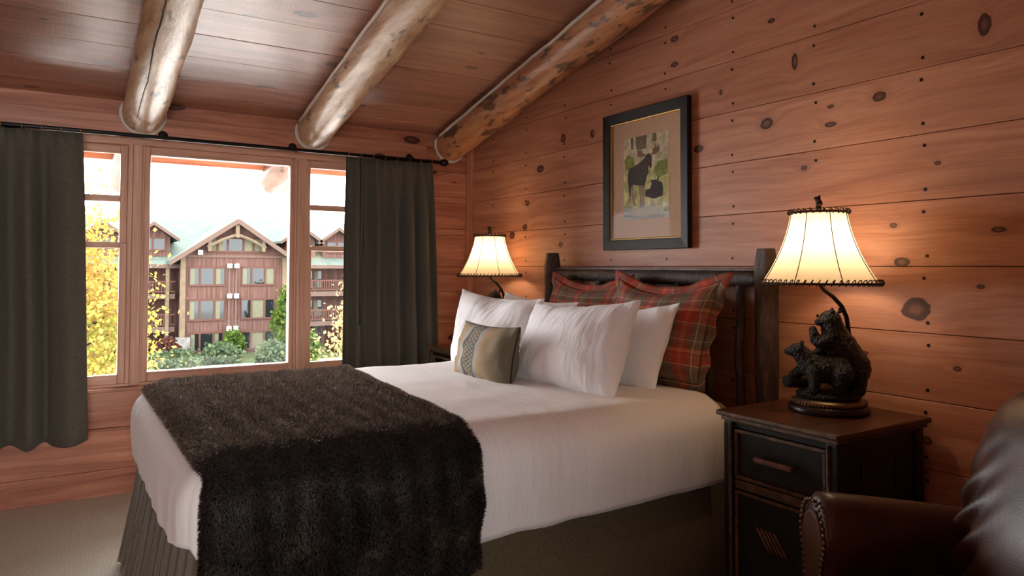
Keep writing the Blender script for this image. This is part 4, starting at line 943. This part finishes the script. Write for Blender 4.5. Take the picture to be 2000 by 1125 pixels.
def bear_lamp(loc, rz, label, power):
    L = tag(empty('bear_lamp', loc, rz), label, 'table lamp', 'bear lamps on the nightstands')
    b = MB().lathe([(.128, 0), (.131, .006), (.131, .018), (.122, .026), (.118, .028)], 40).build('plinth', 'bronze_smooth', L, True); shade_auto(b, 50)
    r_ = MB().lathe([(.118, .028), (.121, .031), (.118, .040), (.108, .046), (.02, .047)], 40).build('bead_band', 'gold_bead', L, True)
    bd = MB()
    for k in range(60): a = 2*math.pi*k/60; bd.ell((.1195*math.cos(a), .1195*math.sin(a), .036), (.0042, .0042, .0055), 6, 5)
    bd.build('beads', 'gold_bead', r_, True)
    g = MB().ell((0, 0, .058), (.108, .098, .026), 20, 10).ell((.05, .03, .07), (.05, .05, .02)).ell((-.05, -.04, .066), (.05, .045, .018)).ell((-.02, .05, .068), (.06, .04, .018))
    g = g.build('rocky_ground', 'bronze', L, True); remesh(g, .004, 3, .006, .02)
    lg = MB().tube([(-.135, -.035, .098), (-.10, .0, .094), (-.06, .045, .088)], [.021, .022, .021], 12).build('fallen_log', 'bronze', L, True)
    # cub on all fours, head to the left
    m = MB(); m.ell((-.015, -.03, .148), (.072, .050, .050)).ell((.03, -.03, .142), (.055, .052, .055)).ell((-.055, -.03, .160), (.045, .043, .045))
    limb(m, [(-.06, -.03, .17), (-.088, -.035, .200)], [.038, .030]); m.ell((-.095, -.037, .208), (.031, .028, .027))
    limb(m, [(-.105, -.037, .204), (-.134, -.04, .203)], [.019, .010]); m.ell((-.136, -.04, .206), (.006, .006, .005))
    for dy in (-.02, .018): m.ell((-.084, -.037+dy, .233), (.0085, .006, .010))
    limb(m, [(-.045, -.055, .14), (-.042, -.066, .11), (-.045, -.068, .078)], [.028, .022, .019]); m.ell((-.056, -.07, .073), (.025, .017, .011))
    limb(m, [(-.065, -.01, .15), (-.10, -.005, .128), (-.112, -.008, .118)], [.026, .019, .017])
    limb(m, [(.045, -.06, .135), (.035, -.07, .10), (.038, -.066, .078)], [.038, .024, .02]); m.ell((.022, -.07, .073), (.026, .018, .011))
    limb(m, [(.05, .0, .135), (.045, .01, .10), (.045, .01, .076)], [.034, .024, .02])
    c = m.build('bear_cub', 'bronze', L, True); remesh(c, .0032)
    # mother rearing up behind, paws over the cub
    m = MB(); m.ell((.078, .02, .150), (.060, .055, .066)); limb(m, [(.075, .018, .16), (.045, .01, .215), (.022, .002, .262)], [.058, .055, .046])
    limb(m, [(.022, .002, .262), (.012, -.004, .300)], [.045, .038]); m.ell((.008, -.008, .318), (.037, .033, .032)); limb(m, [(-.006, -.012, .312), (-.030, -.018, .307)], [.021, .0135]); m.ell((-.034, -.019, .312), (.007, .007, .006))
    for dx, dy in ((.014, -.028), (.040, .012)): m.ell((dx, dy, .348), (.009, .0065, .012))
    limb(m, [(.005, -.02, .25), (-.020, -.025, .236), (-.040, -.02, .245), (-.046, -.02, .270)], [.030, .024, .019, .016]); m.ell((-.048, -.02, .280), (.014, .011, .016))
    limb(m, [(.025, .03, .245), (-.005, .03, .215), (-.03, .01, .20)], [.030, .023, .018])
    limb(m, [(.092, -.005, .135), (.098, -.012, .105), (.098, -.012, .078)], [.036, .025, .021]); m.ell((.086, -.014, .072), (.027, .018, .012))
    limb(m, [(.07, .055, .135), (.070, .055, .10), (.068, .055, .078)], [.034, .024, .02]); m.ell((.056, .055, .072), (.026, .017, .012))
    c = m.build('mother_bear', 'bronze', L, True); remesh(c, .0035)
    # bent stem rising behind the mother
    st = [(.075, .055, .08), (.072, .050, .20), (.066, .035, .28), (.060, .025, .325), (.045, .016, .362), (.018, .006, .395), (-.010, 0, .418), (-.024, 0, .438), (-.026, 0, .465), (-.026, 0, .55)]
    MB().tube(st, .0075, 12).build('stem', 'bronze_smooth', L, True)
    sx = -.026
    MB().lathe([(.016, .438), (.020, .446), (.014, .456), (.014, .50)], 16, (sx, 0, 0)).build('socket', 'brass', L, True)
    MB().lathe([(.012, .50), (.016, .515), (.029, .55), (.030, .57), (.020, .595), (.001, .602)], 16, (sx, 0, 0)).build('bulb', 'lamp_bulb', L, True)
    # bell shade, eight panels
    ZB, ZT = .442, .688
    prof = []
    for i in range(25):
        f = i/24; prof.append((.094+(.195-.094)*(.38*(1-f)+.62*(1-f)**2.1), ZB+(ZT-ZB)*f))
    n = 64; V = []
    for r, z in prof:
        for k in range(n):
            a = 2*math.pi*k/n; pan = ((k+4) % 8)/8; sc = 1-.02*math.sin(math.pi*pan); V.append((sx+r*sc*math.cos(a), r*sc*math.sin(a), z))
    sh = mesh('shade', V, [f[::-1] for f in grid_faces(25, n, wrap=True)], 'lamp_parchment', L)
    for k in range(8):
        a = 2*math.pi*(k+.5)/8; MB().tube([(sx+(r+.0008)*math.cos(a), (r+.0008)*math.sin(a), z) for r, z in prof[::2]], .0016, 6).build('rib', 'lamp_rope', sh, True)
    for rr_, z, kk, nm in ((.196, ZB, 56, 'lower_rim'), (.0955, ZT, 28, 'upper_rim')):
        rm = MB().tube([(sx+rr_*math.cos(2*math.pi*i/48), rr_*math.sin(2*math.pi*i/48), z) for i in range(48)], .0042, 8, closed=True).build(nm, 'lamp_rope', sh, True)
        lc = MB()
        for i in range(kk):
            a = 2*math.pi*i/kk; ca, sa = math.cos(a), math.sin(a); tx, ty = -sa, ca; pts = []
            for q in range(9):
                b_ = 2*math.pi*q/9; rad = rr_+.0075*math.cos(b_); pts.append((sx+rad*ca+tx*.006*math.sin(b_), rad*sa+ty*.006*math.sin(b_), z+.003+(.0105 if rr_ > .1 else .009)*math.sin(b_)*(1 if rr_ > .1 else -1)))
            lc.tube(pts, .0018, 5, closed=True)
        tag(lc.build('lacing', 'lamp_rope', rm, True), kind='stuff')
    sp = MB()
    for k in range(3): a = 2*math.pi*k/3; sp.tube([(sx, 0, ZT-.004), (sx+.094*math.cos(a), .094*math.sin(a), ZT-.002)], .0018, 6)
    sp.tube([(sx, 0, .55), (sx, 0, ZT+.01)], .0025, 6); sp.build('shade_carrier', 'brass', L, True)
    fn = MB().ell((sx, 0, ZT+.018), (.010, .009, .012)).ell((sx+.002, 0, ZT+.034), (.012, .011, .013)).ell((sx-.002, -.002, ZT+.048), (.010, .010, .011)).ell((sx-.006, -.003, ZT+.052), (.010, .006, .006)).ell((sx+.004, 0, ZT+.058), (.004, .004, .006)).build('finial', 'bronze_smooth', L, True); remesh(fn, .0018, 2, 0)
    pl = bpy.data.lights.new('lamp_light', 'POINT'); pl.energy = power; pl.color = (1, .76, .50); pl.shadow_soft_size = .035
    lo = bpy.data.objects.new('lamp_light', pl); COL.objects.link(lo); lo.parent = L; lo.location = (sx, 0, .575)
    return L
LAMP_W = 1.7
L1 = bear_lamp((2.275, 1.565, .757), math.radians(-55.6), 'lit bronze bear lamp with a bell shade standing by the armchair', LAMP_W)
L2 = bear_lamp((2.30, 3.895, .757), math.radians(-34), 'lit bell shade lamp in the corner, its bronze base mostly behind white pillows', LAMP_W)

# ------------------------------------------------------------ leather armchair
f_ = Vector((-.866, .5, 0)); r_v = Vector((.5, .866, 0))
af = Vector((1.76, 1.255, 0)); cc = af-r_v*.37-f_*.40
CH = tag(empty('leather_armchair', cc, math.atan2(r_v.y, r_v.x)), 'dark brown leather armchair with rolled arms and brass nailheads', 'armchair')
# local: x to the sitter's right, y towards the front
def arm(sx):
    # scroll outline of the arm in (x, z)
    out = []
    c, z0 = sx*.37, .02
    prof_in = [(-.055, .10), (-.058, .25), (-.050, .38), (-.052, .44)]
    pts = [(.055, .10), (.058, .25), (.050, .38), (.060, .44)]
    sc = [(.078*math.cos(math.radians(a)), .545+.098*math.sin(math.radians(a))) for a in range(-40, 221, 20)]
    poly = pts+sc+[(p[0], p[1]) for p in prof_in[::-1]]
    N = len(poly); M = 24; V = []
    for j in range(M+1):
        f = j/M; y = .40-.56*f; dz = -.05*f-.02*f*f; sw = 1-.12*math.sin(math.pi*min(1, f*1.0))+.0
        if j == 0: k_ = .93
        elif j == 1: k_ = 1.0; y = .385
        else: k_ = 1.0
        for i, (a, b) in enumerate(poly):
            bz = .30+(b-.30)*k_ if b > .3 else b
            puck = .003*math.sin(i*2.1+f*60)*max(0, (f-.25))*(1 if b > .5 else .2)
            V.append((c+a*sw*k_, y, bz+(dz if b > .42 else dz*max(0, (b-.1)/.32))+puck))
    F = grid_faces(M+1, N, wrap=True)+[tuple(range(N)), tuple(M*N+k for k in range(N))[::-1]]
    A = mesh('arm', V, F, 'leather', CH); shade_auto(A, 60)
    fp = [(a*.78, .30+(b-.30)*.86) for a, b in poly]
    P_ = MB().prism([(c+a, b) for a, b in fp], .398, .412, lambda a, b, h: (a, h, b)).build('arm_front_panel', 'leather_panel', A, bevel=.008, seg=3)
    nh = MB(); op = [(a*.90, .30+(b-.30)*.94) for a, b in poly]; op.append(op[0]); L_ = 0; step = .0165
    for (a0, b0), (a1, b1) in zip(op[:-1], op[1:]):
        d = math.hypot(a1-a0, b1-b0)
        while L_ < d: q = L_/d; nh.ell((c+a0+(a1-a0)*q, .409, b0+(b1-b0)*q), (.0062, .005, .0062), 8, 5); L_ += step
        L_ -= d
    tag(nh.build('nailheads', 'nailhead_brass', P_, True), kind='stuff')
    return A
arm(1); arm(-1)
V, F = rbox(-.33, .33, -.22, .36, .10, .30, .03, 3); mesh('seat_base', V, F, 'leather', CH)
V, F = rbox(-.31, .31, -.12, .41, .30, .46, .06, 6); mesh('seat_cushion', V, F, 'leather', CH)
def chair_back():
    V = []; nu, nv = 60, 60; 
    def pt(u, v, s):   # u across -1..1, v up 0..1
        hw = .33+.045*v-.09*max(0, v-.72)**1.6*4; x = u*hw; z = .30+.66*v-.035*(abs(u)**2.5)*v-.06*max(0, abs(u)-.72)**1.5*4*v
        lean = .03-.12*v-.03*v*v
        th = .085*(max(0, 1-abs(u)**4)**.5)*(max(0, 1-max(0, v-.8)**2/.04)**.5)+.0
        y = lean+(th+.05*math.exp(-((v-.45)/.3)**2)*(1-u*u) if s > 0 else -th)
        if s > 0:   # gathered pleats fanning out from the sides
            e = abs(u); fan = math.exp(-((e-.80)/.28)**2)*math.exp(-((v-.42)/.24)**2)
            y += .026*fan*math.sin(44*(v+.55*e)+1.2*math.sin(4*e))
        return Vector((x, y, z))
    for s in (1, -1):
        for i in range(nu+1):
            for j in range(nv+1): V.append(pt(-math.cos(math.pi*i/nu), j/nv, s))
    m = (nu+1)*(nv+1); F = grid_faces(nu+1, nv+1)+[tuple(q[::-1]) for q in grid_faces(nu+1, nv+1, m)]
    bm = bmesh.new(); vs = [bm.verts.new(p) for p in V]
    for f in F: bm.faces.new([vs[i] for i in f]).smooth = True
    bmesh.ops.remove_doubles(bm, verts=bm.verts[:], dist=.001); bmesh.ops.recalc_face_normals(bm, faces=bm.faces[:])
    me = bpy.data.meshes.new('backrest'); bm.to_mesh(me); bm.free(); me.materials.append(MATS['leather']); o = bpy.data.objects.new('backrest', me); COL.objects.link(o); o.parent = CH
    return o
chair_back()
for x in (-.33, .33):
    for y in (-.19, .34): MB().lathe([(.018, 0), (.03, .05), (.032, .10)], 12, (x, y, 0)).build('foot', 'black_wood', CH, True)
